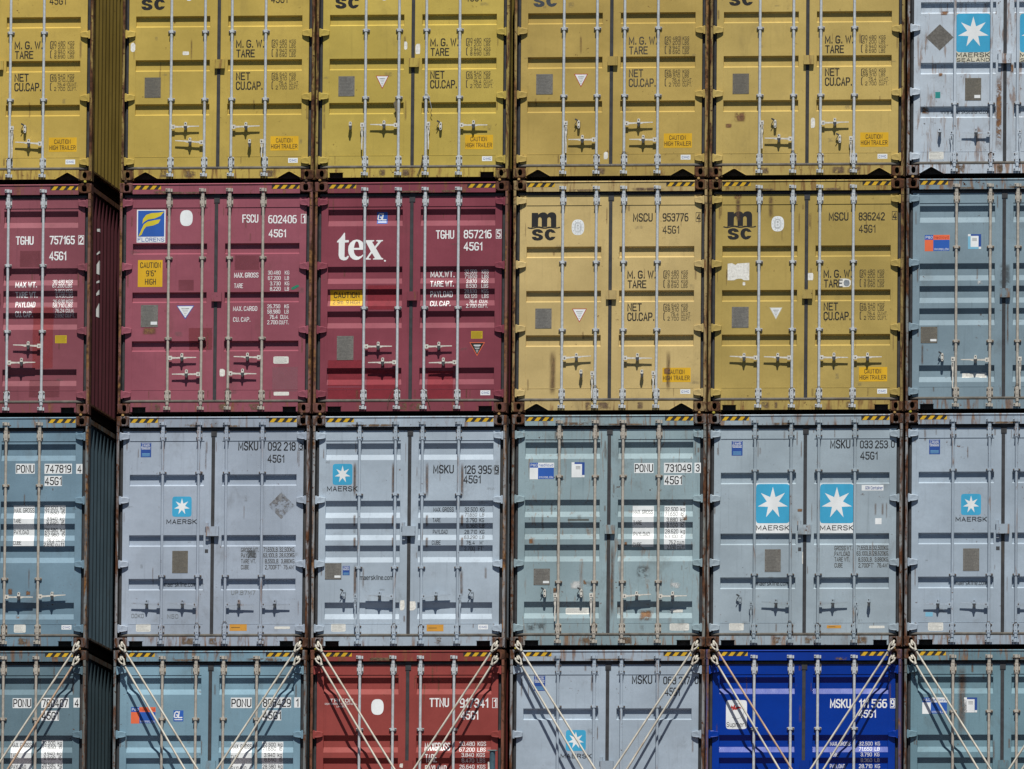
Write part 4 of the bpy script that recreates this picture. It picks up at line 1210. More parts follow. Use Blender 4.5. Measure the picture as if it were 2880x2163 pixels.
   ('label', [2.01, 0.233, 2.207, 0.265]),
   ('smear', [1.638, 1.107, 1.779, 1.235], 'dark'),
   ('rect', [1.125, 1.185, 1.166, 1.232], 'k'),
   ('t', [1.464, 0.664, 1.765, 0.716], 'UP.B7M7', 's', 0.1),
   ('t', [0.209, 0.376, 0.363, 0.427], 'OOKO', 's', 0.1),
   ('t', [0.662, 0.37, 0.798, 0.419], 'N5O', 's', 0.1),
  ]},
 (1, 3): {
  'o': (-4.951, -5.88),
  'rods': [0.619, 1.042, 1.388, 1.807],
  'guides': [2.039],
  'hd': [],
  'it': [
   ('po', [0.224, 1.985, 0.534, 2.19], 'o'),
   ('gl', [0.759, 2.011, 0.884, 2.148]),
   ('rect', [1.479, 2.176, 1.743, 2.307], 'w'),
   ('rect', [1.875, 2.179, 2.238, 2.309], 'w'),
   ('rect', [2.276, 2.181, 2.351, 2.309], 'w'),
   ('rect', [1.876, 2.022, 2.115, 2.147], 'w'),
   ('t', [1.49, 2.192, 1.734, 2.289], 'PONU', 'k', 0.17),
   ('t', [1.887, 2.193, 2.23, 2.291], '806429', 'k', 0.17),
   ('t', [2.3, 2.195, 2.323, 2.291], '1', 'k', 0.17),
   ('t', [1.886, 2.037, 2.109, 2.131], '45G1', 'k', 0.17),
   ('rect', [1.485, 1.249, 1.748, 1.757], 'w'),
   ('rect', [1.873, 1.238, 2.139, 1.76], 'w'),
   ('t', [1.488, 1.672, 1.742, 1.728], 'MAX. GROSS', 'k', 0.16),
   ('t', [1.489, 1.541, 1.583, 1.591], 'TARE', 'k', 0.16),
   ('t', [1.491, 1.4, 1.676, 1.452], 'PAYLOAD', 'k', 0.16),
   ('t', [1.489, 1.264, 1.59, 1.315], 'CUBE', 'k', 0.16),
   ('t', [1.878, 1.703, 2.126, 1.746], '32.500  kg', 'k', 0.16),
   ('t', [1.879, 1.648, 2.127, 1.693], '71.650  lb', 'k', 0.16),
   ('t', [1.906, 1.567, 2.128, 1.614], '3.940  kg', 'k', 0.16),
   ('t', [1.907, 1.511, 2.129, 1.554], '8.690  lb', 'k', 0.16),
   ('t', [1.881, 1.427, 2.13, 1.474], '28.580  kg', 'k', 0.16),
   ('t', [1.882, 1.37, 2.13, 1.417], '62.960  lb', 'k', 0.16),
   ('t', [1.909, 1.299, 2.131, 1.342], '76.2 cu.m', 'k', 0.16),
   ('t', [1.876, 1.244, 2.132, 1.29], '2.690 cu.ft', 'k', 0.16),
  ]},
 (2, 0): {
  'o': (-2.478, 2.906),
  'rods': [0.628, 1.048, 1.392, 1.811],
  'guides': [1.871, 1.024],
  'hd': [('V', 0, 0.707, 0.366, -1), ('C', 0.445, 0.685, 0), ('H', 1, 0.676, 0.692, 0.867), ('V', 2, 0.714, 0.366, 1), ('C', 1.566, 0.671, 1), ('H', 3, 0.671, 2.168, 1.993)],
  'msc': 1,
  'it': [
   ('plate', [0.282, 1.047, 0.486, 1.298], 0),
   ('tri', [0.751, 1.136, 0.918, 1.302], 'r'),
   ('cimc', [2.099, 0.221, 2.226, 0.281]),
   ('scrap', [1.106, 1.627, 1.146, 1.729]),
   ('scrap', [1.209, 1.572, 1.235, 1.728]),
   ('scrap', [1.249, 1.571, 1.308, 1.699]),
   ('oval', [0.802, 2.249, 0.896, 2.414], 'w'),
  ]},
 (2, 1): {
  'o': (-2.475, -0.024),
  'rods': [0.633, 1.055, 1.392, 1.812],
  'guides': [1.314],
  'hd': [('H', 0, 0.831, 0.991, 0.818), ('H', 1, 0.632, 0.692, 0.876), ('H', 2, 0.827, 1.744, 1.58), ('H', 3, 0.629, 1.456, 1.638)],
  'it': [
   ('gl', [0.778, 2.374, 0.91, 2.52]),
   ('tex', [0.282, 1.899, 0.894, 2.259]),
   ('t', [1.528, 2.181, 1.75, 2.285], 'TGHU', 'w', 0.18),
   ('t', [1.878, 2.185, 2.22, 2.286], '857216', 'w', 0.18),
   ('t', [2.296, 2.193, 2.333, 2.281], '5', 'w', 0.18),
   ('t', [1.879, 2.033, 2.105, 2.133], '45G1', 'w', 0.18),
   ('box', [2.279, 2.178, 2.348, 2.296], 'w'),
   ('t', [1.459, 1.703, 1.754, 1.778], 'MAX.WT.', 'w', 0.17),
   ('t', [1.46, 1.581, 1.752, 1.652], 'TARE WT.', 'w', 0.17),
   ('t', [1.461, 1.453, 1.734, 1.525], 'PAYLOAD', 'w', 0.17),
   ('t', [1.459, 1.337, 1.711, 1.403], 'CU. CAP.', 'w', 0.17),
   ('t', [1.886, 1.746, 2.038, 1.793], '32.500', 'w', 0.17),
   ('t', [1.886, 1.686, 2.039, 1.733], '71.650', 'w', 0.17),
   ('t', [1.91, 1.624, 2.039, 1.669], '3.870', 'w', 0.17),
   ('t', [1.91, 1.564, 2.04, 1.611], '8.530', 'w', 0.17),
   ('t', [1.888, 1.5, 2.04, 1.545], '28.630', 'w', 0.17),
   ('t', [1.889, 1.44, 2.041, 1.485], '63.120', 'w', 0.17),
   ('t', [1.946, 1.376, 2.04, 1.418], '76.4', 'w', 0.17),
   ('t', [1.912, 1.316, 2.04, 1.362], '2.700', 'w', 0.17),
   ('t', [2.102, 1.745, 2.183, 1.792], 'KGS', 'w', 0.17),
   ('t', [2.103, 1.685, 2.184, 1.732], 'LBS', 'w', 0.17),
   ('t', [2.103, 1.623, 2.184, 1.668], 'KGS', 'w', 0.17),
   ('t', [2.104, 1.563, 2.185, 1.61], 'LBS', 'w', 0.17),
   ('t', [2.104, 1.499, 2.185, 1.545], 'KGS', 'w', 0.17),
   ('t', [2.105, 1.439, 2.186, 1.485], 'LBS', 'w', 0.17),
   ('t', [2.074, 1.376, 2.181, 1.417], 'CU.M.', 'w', 0.17),
   ('t', [2.063, 1.316, 2.181, 1.361], 'CU.FT.', 'w', 0.17),
   ('caution1', [0.2, 1.348, 0.604, 1.544]),
   ('plate', [0.292, 0.667, 0.501, 0.968], 0),
   ('rect', [1.978, 0.928, 2.121, 1.022], 'ysticker'),
   ('tri', [1.957, 0.71, 2.152, 0.882], 'k'),
   ('cimc', [2.101, 0.219, 2.225, 0.28]),
   ('patch', [0.175, 0.339, 0.612, 0.668], 'crim'),
   ('patch', [0.662, 0.177, 1.08, 0.553], 'crim'),
   ('patch', [0.178, 0.179, 0.614, 0.321], 'crim'),
   ('patch', [0.665, 1.293, 1.07, 1.604], 'crim'),
   ('patch', [1.428, 0.174, 1.758, 0.532], 'crim'),
  ]},
 (2, 2): {
  'o': (-2.474, -2.954),
  'rods': [0.594, 1.045, 1.383, 1.838],
  'guides': [1.913, 1.0],
  'hd': [('V', 0, 0.67, 0.249, -1), ('C', 0.403, 0.671, 1), ('H', 1, 0.64, 0.688, 0.863), ('H', 2, 0.639, 1.749, 1.571), ('V', 3, 0.67, 0.268, 1), ('C', 2.009, 0.667, 1)],
  'it': [
   ('maersk', [0.253, 2.034, 0.502, 2.298]),
   ('t', [0.185, 1.958, 0.565, 2.016], 'MAERSK', 'k', 0.2),
   ('t', [1.519, 2.178, 1.771, 2.278], 'MSKU', 'k', 0.17),
   ('t', [1.904, 2.169, 2.246, 2.271], '126 395', 'k', 0.17),
   ('t', [2.293, 2.172, 2.332, 2.261], '9', 'k', 0.17),
   ('t', [1.899, 2.052, 2.11, 2.146], '45G1', 'k', 0.17),
   ('box', [2.284, 2.159, 2.34, 2.276], 'g'),
   ('t', [1.518, 1.701, 1.772, 1.754], 'MAX. GROSS', 'k', 0.14),
   ('t', [1.515, 1.567, 1.613, 1.618], 'TARE', 'k', 0.14),
   ('t', [1.515, 1.423, 1.695, 1.474], 'PAYLOAD', 'k', 0.14),
   ('t', [1.508, 1.287, 1.616, 1.337], 'CUBE', 'k', 0.14),
   ('t', [1.912, 1.702, 2.157, 1.753], '32.500  KG', 'k', 0.14),
   ('t', [1.913, 1.637, 2.157, 1.684], '71.650  LB', 'k', 0.14),
   ('t', [1.936, 1.566, 2.158, 1.616], '3.790  KG', 'k', 0.14),
   ('t', [1.937, 1.495, 2.159, 1.542], '8.360  LB', 'k', 0.14),
   ('t', [1.911, 1.422, 2.159, 1.471], '28.710  KG', 'k', 0.14),
   ('t', [1.911, 1.356, 2.16, 1.401], '63.290  LB', 'k', 0.14),
   ('t', [1.938, 1.285, 2.151, 1.332], "76.4    M'", 'k', 0.14),
   ('t', [1.913, 1.214, 2.152, 1.261], "2.700   FT'", 'k', 0.14),
   ('plate', [0.169, 0.854, 0.376, 1.057], 1),
   ('lr', [0.391, 0.906, 0.478, 1.023]),
   ('t', [0.61, 0.849, 1.024, 0.905], 'maerskline.com', 'k', 0.15),
   ('label', [0.253, 0.201, 0.436, 0.303]),
   ('rect', [1.452, 0.203, 1.663, 0.287], 'osticker'),
   ('cimc', [2.098, 0.226, 2.22, 0.286]),
   ('scrap', [1.116, 0.465, 1.172, 0.591]),
   ('scrap', [1.219, 0.465, 1.313, 0.578]),
   ('stain', [0.504, 1.859, 0.561, 2.339]),
   ('stain', [0.509, 1.504, 0.558, 1.673]),
   ('stain', [0.512, 1.242, 0.561, 1.393]),
   ('stain', [0.988, 1.857, 1.044, 2.337]),
   ('stain', [0.993, 1.503, 1.042, 1.672]),
   ('stain', [0.995, 1.241, 1.044, 1.391]),
   ('stain', [1.411, 1.856, 1.467, 2.336]),
   ('stain', [1.416, 1.502, 1.465, 1.671]),
   ('stain', [1.418, 1.24, 1.467, 1.39]),
   ('stain', [1.853, 1.855, 1.909, 2.334]),
   ('stain', [1.857, 1.5, 1.906, 1.67]),
   ('stain', [1.86, 1.239, 1.909, 1.389]),
   ('stain', [0.52, 0.624, 0.573, 1.057]),
   ('stain', [1.855, 0.621, 1.911, 0.998]),
  ]},
 (2, 3): {
  'o': (-2.473, -5.88),
  'rods': [0.623, 1.04, 1.385, 1.804],
  'guides': [1.906],
  'hd': [],
  'it': [
   ('t', [0.247, 2.247, 0.535, 2.289], 'TRITON', 'w', 0.24),
   ('t', [0.184, 2.216, 0.587, 2.237], 'CONTAINER INTERNATIONAL', 'w', 0.16),
   ('t', [0.331, 2.185, 0.432, 2.205], 'LIMITED', 'w', 0.16),
   ('oval', [0.765, 2.09, 0.921, 2.286], 'w'),
   ('t', [1.499, 2.189, 1.735, 2.296], 'TTNU', 'w', 0.2),
   ('t', [1.878, 2.18, 2.227, 2.292], '917341', 'w', 0.2),
   ('t', [2.303, 2.188, 2.326, 2.283], '1', 'w', 0.2),
   ('t', [1.891, 2.032, 2.104, 2.136], '45G1', 'w', 0.2),
   ('box', [2.282, 2.174, 2.347, 2.298], 'w'),
   ('t', [1.439, 1.645, 1.752, 1.745], 'MAXGROSS', 'w', 0.18),
   ('t', [1.449, 1.502, 1.59, 1.6], 'TARE', 'w', 0.18),
   ('t', [1.444, 1.377, 1.709, 1.463], 'PAYLOAD', 'w', 0.18),
   ('t', [1.871, 1.704, 2.201, 1.756], '30.480  KGS', 'w', 0.18),
   ('t', [1.872, 1.633, 2.2, 1.682], '67.200  LBS', 'w', 0.18),
   ('t', [1.903, 1.565, 2.194, 1.614], '3.840  KGS', 'w', 0.18),
   ('t', [1.904, 1.497, 2.195, 1.548], '8.470  LBS', 'w', 0.18),
   ('t', [1.874, 1.422, 2.196, 1.469], '26.640  KGS', 'w', 0.18),
   ('t', [1.874, 1.352, 2.196, 1.398], '58.730  LBS', 'w', 0.18),
   ('t', [1.445, 1.252, 1.698, 1.332], 'CU. CAP.', 'w', 0.18),
   ('scrap', [1.128, 1.429, 1.252, 1.483]),
  ]},
 (3, 0): {
  'o': (0.017, 2.908),
  'rods': [0.626, 1.043, 1.388, 1.807],
  'guides': [1.871, 1.027],
  'hd': [('V', 0, 0.71, 0.305, 1), ('C', 0.805, 0.679, 1), ('H', 1, 0.475, 0.69, 0.867), ('H', 2, 0.676, 1.749, 1.571), ('H', 3, 0.47, 1.456, 1.63)],
  'msc': 1,
  'it': [
   ('plate', [0.276, 1.051, 0.485, 1.305], 0),
   ('tri', [0.751, 1.138, 0.925, 1.305], 'r'),
   ('cimc', [2.096, 0.221, 2.219, 0.282]),
   ('scrap', [1.132, 0.233, 1.185, 0.324]),
  ]},
 (3, 1): {
  'o': (0.022, -0.022),
  'rods': [0.625, 1.044, 1.387, 1.809],
  'guides': [1.873, 1.026],
  'hd': [('H', 0, 0.675, 0.991, 0.809), ('V', 1, 0.507, 0.166, -1), ('C', 0.87, 0.492, 0), ('H', 2, 0.671, 1.756, 1.573), ('V', 3, 0.507, 0.241, -1), ('C', 1.632, 0.489, 0)],
  'msc': 1,
  'it': [
   ('t', [1.503, 2.382, 1.742, 2.482], 'MSCU', 'k', 0.17),
   ('t', [1.873, 2.382, 2.19, 2.48], '953776', 'k', 0.17),
   ('t', [2.299, 2.391, 2.34, 2.472], '4', 'k', 0.17),
   ('box', [2.285, 2.374, 2.351, 2.491], 'g'),
   ('plate', [0.284, 1.048, 0.489, 1.298], 0),
   ('tri', [0.744, 1.121, 0.93, 1.294], 'r'),
   ('oval', [0.731, 2.214, 0.889, 2.41], 'e2'),
   ('cimc', [2.108, 0.223, 2.233, 0.28]),
   ('stain', [0.453, 0.185, 0.562, 0.797]),
   ('stain', [1.919, 0.235, 1.991, 0.791]),
   ('rust', [1.887, 0.461, 1.991, 0.555]),
  ]},
 (3, 2): {
  'o': (0.028, -2.949),
  'rods': [0.598, 1.048, 1.396, 1.845],
  'guides': [2.125, 0.809],
  'hd': [('C', 0.417, 0.679, 1), ('V', 0, 0.669, 0.315, -1), ('C', 0.873, 0.678, 1), ('V', 1, 0.669, 0.259, -1), ('H', 2, 0.629, 1.759, 1.581), ('H', 3, 0.628, 2.207, 2.03)],
  'it': [
   ('po', [0.225, 2.091, 0.53, 2.298], 'w'),
   ('po2', [0.749, 2.114, 0.912, 2.302], 'w'),
   ('rect', [1.532, 2.165, 1.774, 2.289], 'w'),
   ('rect', [1.904, 2.164, 2.254, 2.292], 'w'),
   ('rect', [2.286, 2.163, 2.365, 2.291], 'w'),
   ('rect', [1.907, 2.015, 2.133, 2.137], 'w'),
   ('rect', [1.513, 1.245, 1.78, 1.759], 'w'),
   ('rect', [1.911, 1.216, 2.175, 1.758], 'w'),
   ('t', [1.543, 2.18, 1.765, 2.274], 'PONU', 'k', 0.17),
   ('t', [1.923, 2.179, 2.242, 2.273], '731049', 'k', 0.17),
   ('t', [2.305, 2.182, 2.348, 2.272], '3', 'k', 0.17),
   ('t', [1.918, 2.026, 2.127, 2.124], '45G1', 'k', 0.17),
   ('t', [1.524, 1.658, 1.765, 1.708], 'MAX. GROSS', 'k', 0.16),
   ('t', [1.526, 1.522, 1.631, 1.571], 'TARE', 'k', 0.16),
   ('t', [1.527, 1.381, 1.726, 1.434], 'PAYLOAD', 'k', 0.16),
   ('t', [1.524, 1.247, 1.631, 1.298], 'CUBE', 'k', 0.16),
   ('t', [1.919, 1.69, 2.164, 1.741], '32.500  kg', 'k', 0.16),
   ('t', [1.92, 1.632, 2.149, 1.679], '71.650  lb', 'k', 0.16),
   ('t', [1.943, 1.554, 2.165, 1.607], '3.880  kg', 'k', 0.16),
   ('t', [1.943, 1.492, 2.15, 1.539], '8.550  lb', 'k', 0.16),
   ('t', [1.921, 1.414, 2.166, 1.465], '28.620  kg', 'k', 0.16),
   ('t', [1.922, 1.354, 2.151, 1.399], '63.100  lb', 'k', 0.16),
   ('t', [1.973, 1.278, 2.163, 1.325], '76.2 cu.m', 'k', 0.16),
   ('t', [1.951, 1.218, 2.167, 1.265], '2.690 cu.ft', 'k', 0.16),
   ('plate', [0.285, 0.774, 0.489, 0.977], 1),
   ('rust', [0.218, 1.279, 0.278, 1.36]),
   ('rust', [1.596, 0.314, 1.775, 0.474]),
   ('rust', [1.412, 1.257, 1.455, 1.313]),
   ('rust', [2.13, 1.563, 2.205, 1.657]),
   ('rust', [0.901, 0.773, 0.952, 0.848]),
   ('rust', [0.527, 0.662, 0.574, 0.746]),
   ('stain', [1.234, 0.348, 1.303, 1.346]),
   ('smear', [0.732, 0.711, 0.892, 0.836], 'white'),
   ('smear', [1.983, 0.72, 2.133, 0.808], 'white'),
   ('label', [0.684, 0.409, 0.983, 0.49]),
   ('label', [1.994, 0.431, 2.149, 0.473]),
   ('label', [1.99, 0.202, 2.235, 0.29]),
   ('smear', [1.555, 0.855, 1.752, 1.024], 'dark'),
   ('smear', [0.174, 0.196, 0.475, 0.318], 'dblue'),
   ('patch', [0.703, 1.57, 0.974, 1.597], 'dk'),
  ]},
 (3, 3): {
  'o': (0.03, -5.881),
  'rods': [0.602, 1.055, 1.395, 1.845],
  'guides': [2.19],
  'hd': [],
  'it': [
   ('lr', [0.299, 2.388, 0.439, 2.575]),
   ('maersk', [0.702, 1.64, 0.953, 1.9]),
   ('t', [0.64, 1.55, 1.026, 1.602], 'MAERSK', 'k', 0.2),
   ('t', [1.525, 2.475, 1.773, 2.575], 'MSKU', 'k', 0.17),
   ('t', [1.916, 2.469, 2.245, 2.561], '063 217', 'k', 0.17),
   ('t', [2.309, 2.471, 2.349, 2.56], '0', 'k', 0.17),
   ('t', [1.938, 2.326, 2.117, 2.424], '45G1', 'k', 0.17),
   ('stain', [1.085, 1.763, 1.108, 1.959]),
  ]},
 (4, 0): {
  'o': (2.472, 2.906),
  'rods': [0.627, 1.048, 1.388, 1.807],
  'guides': [1.863, 1.019],
  'hd': [('V', 0, 0.703, 0.349, 1), ('C', 0.809, 0.672, 1), ('H', 1, 0.473, 0.694, 0.872), ('H', 2, 0.67, 1.744, 1.569), ('V', 3, 0.501, 0.161, -1), ('C', 1.619, 0.479, 1)],
  'msc': 1,
  'it': [
   ('plate', [0.283, 1.044, 0.488, 1.298], 0),
   ('cimc', [2.1, 0.22, 2.223, 0.281]),
   ('scrap', [1.265, 0.612, 1.317, 0.739]),
   ('rust', [0.297, 0.684, 0.457, 0.829]),
   ('rust', [0.19, 0.613, 0.284, 0.678]),
  ]},
 (4, 1): {
  'o': (2.474, -0.024),
  'rods': [0.631, 1.05, 1.388, 1.807],
  'guides': [1.867, 1.022],
  'hd': [('H', 0, 0.669, 0.275, 0.454), ('H', 1, 0.668, 0.701, 0.875), ('H', 2, 0.67, 1.751, 1.576), ('H', 3, 0.668, 2.171, 1.994)],
  'msc': 1,
  'it': [
   ('t', [1.498, 2.383, 1.737, 2.481], 'MSCU', 'k', 0.17),
   ('t', [1.871, 2.383, 2.191, 2.479], '836242', 'k', 0.17),
   ('t', [2.296, 2.394, 2.338, 2.477], '4', 'k', 0.17),
   ('box', [2.283, 2.385, 2.349, 2.494], 'g'),
   ('plate', [0.292, 1.049, 0.503, 1.309], 0),
   ('tri', [0.762, 1.149, 0.924, 1.299], 'p'),
   ('oval', [0.779, 2.249, 0.937, 2.44], 'e'),
   ('cimc', [2.113, 0.219, 2.235, 0.279]),
   ('torn', [0.236, 1.641, 0.507, 1.859]),
   ('torn2', [1.625, 1.55, 1.775, 1.656]),
   ('scrap', [1.198, 1.637, 1.307, 1.727]),
   ('rust', [0.299, 2.649, 0.417, 2.728]),
   ('stain', [0.319, 2.348, 0.404, 2.687]),
   ('stain', [0.731, 2.402, 0.815, 2.713]),
   ('scrap', [0.425, 1.577, 0.457, 1.619]),
  ]},
 (4, 2): {
  'o': (2.476, -2.951),
  'rods': [0.596, 1.046, 1.391, 1.842],
  'guides': [2.194, 0.899],
  'hd': [('C', 0.41, 0.593, 1), ('V', 0, 0.564, 0.2, -1), ('H', 1, 0.534, 0.692, 0.87), ('H', 2, 0.533, 1.759, 1.578), ('V', 3, 0.558, 0.219, 1), ('C', 2.027, 0.561, 0)],
  'it': [
   ('lr', [0.3, 2.38, 0.436, 2.563]),
   ('maersk_big', [0.609, 1.414, 1.027, 2.026], 'maersk'),
   ('maersk_big', [1.406, 1.412, 1.826, 2.023], 'maersk'),
   ('t', [1.533, 2.469, 1.777, 2.571], 'MSKU', 'k', 0.17),
   ('t', [1.902, 2.468, 2.244, 2.562], '033 253', 'k', 0.17),
   ('t', [2.289, 2.474, 2.33, 2.561], '0', 'k', 0.17),
   ('t', [1.907, 2.328, 2.117, 2.422], '45G1', 'k', 0.17),
   ('rect', [1.924, 1.94, 2.195, 2.01], 'wlabel'),
   ('t', [1.971, 1.955, 2.187, 1.993], 'GOH Container', 'n', 0.2),
   ('rect', [2.095, 1.521, 2.174, 1.596], 'w'),
   ('plate', [0.723, 0.933, 0.922, 1.213], 0),
   ('t', [0.614, 0.766, 1.018, 0.817], 'maerskline.com', 'k', 0.15),
   ('t', [1.591, 1.2, 1.813, 1.253], 'GROSS WT.', 'g', 0.14),
   ('t', [1.592, 1.129, 1.78, 1.182], 'PAYLOAD', 'g', 0.14),
   ('t', [1.592, 1.06, 1.777, 1.111], 'TARE WT.', 'g', 0.14),
   ('t', [1.593, 0.986, 1.693, 1.039], 'CUBE', 'g', 0.14),
   ('t', [1.87, 1.203, 2.265, 1.255], '71,650LB. 32,500KG.', 'g', 0.14),
   ('t', [1.867, 1.134, 2.265, 1.185], '63,100LB. 28,620KG.', 'g', 0.14),
   ('t', [1.889, 1.059, 2.266, 1.11], '8,550LB.  3,880KG.', 'g', 0.14),
   ('t', [1.89, 0.985, 2.257, 1.038], "2,700FT'   76.4M'", 'g', 0.14),
   ('label', [0.284, 0.203, 0.467, 0.297]),
   ('rect', [1.501, 0.229, 1.679, 0.266], 'osticker'),
   ('label', [2.026, 0.228, 2.22, 0.26]),
   ('rect', [1.137, 1.188, 1.178, 1.235], 'k'),
   ('scrap', [1.188, 1.029, 1.235, 1.18]),
   ('rust', [1.119, 1.673, 1.194, 1.72]),
  ]},
 (4, 3): {
  'o': (2.477, -5.88),
  'rods': [0.604, 1.058, 1.395, 1.849],
  'guides': [1.913],
  'hd': [],
  'it': [
   ('script', [0.251, 1.908, 0.513, 2.268]),
   ('t', [1.55, 2.171, 1.801, 2.278], 'MSKU', 'w', 0.2),
   ('t', [1.908, 2.171, 2.251, 2.275], '111 566', 'w', 0.2),
   ('t', [2.305, 2.178, 2.343, 2.274], '9', 'w', 0.2),
   ('t', [1.904, 2.05, 2.114, 2.142], '45G1', 'w', 0.2),
   ('box', [2.293, 2.165, 2.356, 2.287], 'w'),
   ('t', [1.547, 1.704, 1.795, 1.752], 'MAX. GROSS', 'w', 0.18),
   ('t', [1.549, 1.565, 1.647, 1.613], 'TARE', 'w', 0.18),
   ('t', [1.547, 1.425, 1.731, 1.474], 'PAYLOAD', 'w', 0.18),
   ('t', [1.548, 1.288, 1.648, 1.334], 'CUBE', 'w', 0.18),
   ('t', [1.906, 1.707, 2.165, 1.752], '32.500  KG', 'w', 0.18),
   ('t', [1.906, 1.638, 2.162, 1.685], '71.650  LB', 'w', 0.18),
   ('t', [1.932, 1.569, 2.162, 1.615], '3.790  KG', 'w', 0.18),
   ('t', [1.932, 1.501, 2.162, 1.545], '8.360  LB', 'w', 0.18),
   ('t', [1.907, 1.425, 2.166, 1.474], '28.710  KG', 'w', 0.18),
   ('t', [1.908, 1.356, 2.167, 1.403], '63.290  LB', 'w', 0.18),
  ]},
 (5, 0): {
  'o': (4.936, 2.912),
  'rods': [0.599, 1.053, 1.38, 1.839],
  'guides': [0.896],
  'hd': [('V', 0, 0.559, 0.169, -1), ('C', 0.415, 0.551, 0), ('H', 1, 0.523, 0.69, 0.867), ('V', 2, 0.566, 0.197, 1)],
  'it': [
   ('maersk_big', [0.609, 1.417, 1.035, 2.023], 'sealand'),
   ('maersk_big', [1.402, 1.411, 1.827, 2.017], 'sealand'),
   ('diamond', [0.232, 1.562, 0.576, 1.892], 'd'),
   ('plate', [0.723, 0.936, 0.924, 1.216], 1),
   ('rect', [0.352, 0.966, 0.415, 1.045], 'teal'),
   ('t', [0.416, 0.775, 1.041, 0.826], 'www.maersksealand.com', 'k', 0.13),
   ('label', [0.277, 0.2, 0.461, 0.304]),
   ('rust', [0.404, 1.999, 0.52, 2.065]),
   ('rust', [0.387, 1.233, 0.445, 1.291]),
   ('rust', [0.173, 0.764, 0.282, 0.866]),
   ('rust', [1.102, 0.264, 1.19, 1.325]),
   ('rust', [1.28, 1.263, 1.331, 1.408]),
   ('rust', [1.096, 2.002, 1.111, 2.06]),
  ]},
 (5, 1): {
  'o': (4.936, -0.02),
  'rods': [0.629, 1.051, 1.394, 1.809],
  'guides': [2.036, 0.863],
  'hd': [('C', 0.447, 0.674, 1), ('V', 0, 0.665, 0.273, -1), ('H', 1, 0.627, 0.692, 0.874), ('V', 2, 0.665, 0.254, 1)],
  'it': [
   ('po', [0.231, 1.988, 0.541, 2.191], 'o'),
   ('po2', [0.769, 2.013, 0.933, 2.198], 't'),
   ('plate', [0.187, 0.844, 0.394, 1.046], 1),
   ('torn', [0.702, 0.413, 1.004, 0.475]),
   ('stain', [0.189, 0.555, 0.227, 0.847]),
   ('smear', [1.15, 1.512, 1.31, 1.86], 'dark'),
   ('stain', [1.25, 0.792, 1.288, 1.394]),
   ('smear', [0.884, 1.561, 0.959, 1.627], 'white'),
  ]},
 (5, 2): {
  'o': (4.94, -2.947),
  'rods': [0.598, 1.052, 1.387, 1.84],
  'guides': [2.191, 0.888],
  'hd': [('H', 0, 0.518, 0.244, 0.421), ('H', 1, 0.517, 0.694, 0.871), ('H', 2, 0.517, 1.76, 1.583)],
  'it': [
   ('lr', [0.297, 2.384, 0.433, 2.568]),
   ('maersk', [0.697, 1.627, 0.946, 1.891]),
   ('t', [0.632, 1.55, 1.018, 1.603], 'MAERSK', 'k', 0.2),
   ('plate', [0.726, 0.935, 0.927, 1.213], 0),
   ('t', [0.622, 0.763, 1.023, 0.816], 'maerskline.com', 'k', 0.15),
   ('rect', [0.263, 0.369, 0.353, 0.422], 'lblue'),
   ('label', [0.295, 0.192, 0.485, 0.296]),
   ('rect', [1.135, 1.19, 1.18, 1.237], 'k'),
   ('scrap', [1.205, 2.052, 1.232, 2.155]),
  ]},
 (5, 3): {
  'o': (4.942, -5.878),
  'rods': [0.61, 1.058, 1.4, 1.828],
  'guides': [2.124],
  'hd': [],
  'it': [
   ('po', [0.227, 2.093, 0.537, 2.296], 'w'),
   ('po2', [0.746, 2.11, 0.908, 2.296], 'w'),
   ('stain', [0.653, 1.759, 0.784, 2.731]),
   ('stain', [0.825, 2.595, 0.87, 2.721]),
  ]},
}


def tag(o, label, cat, group=None):
    o['label'] = label; o['category'] = cat
    if group: o['group'] = group

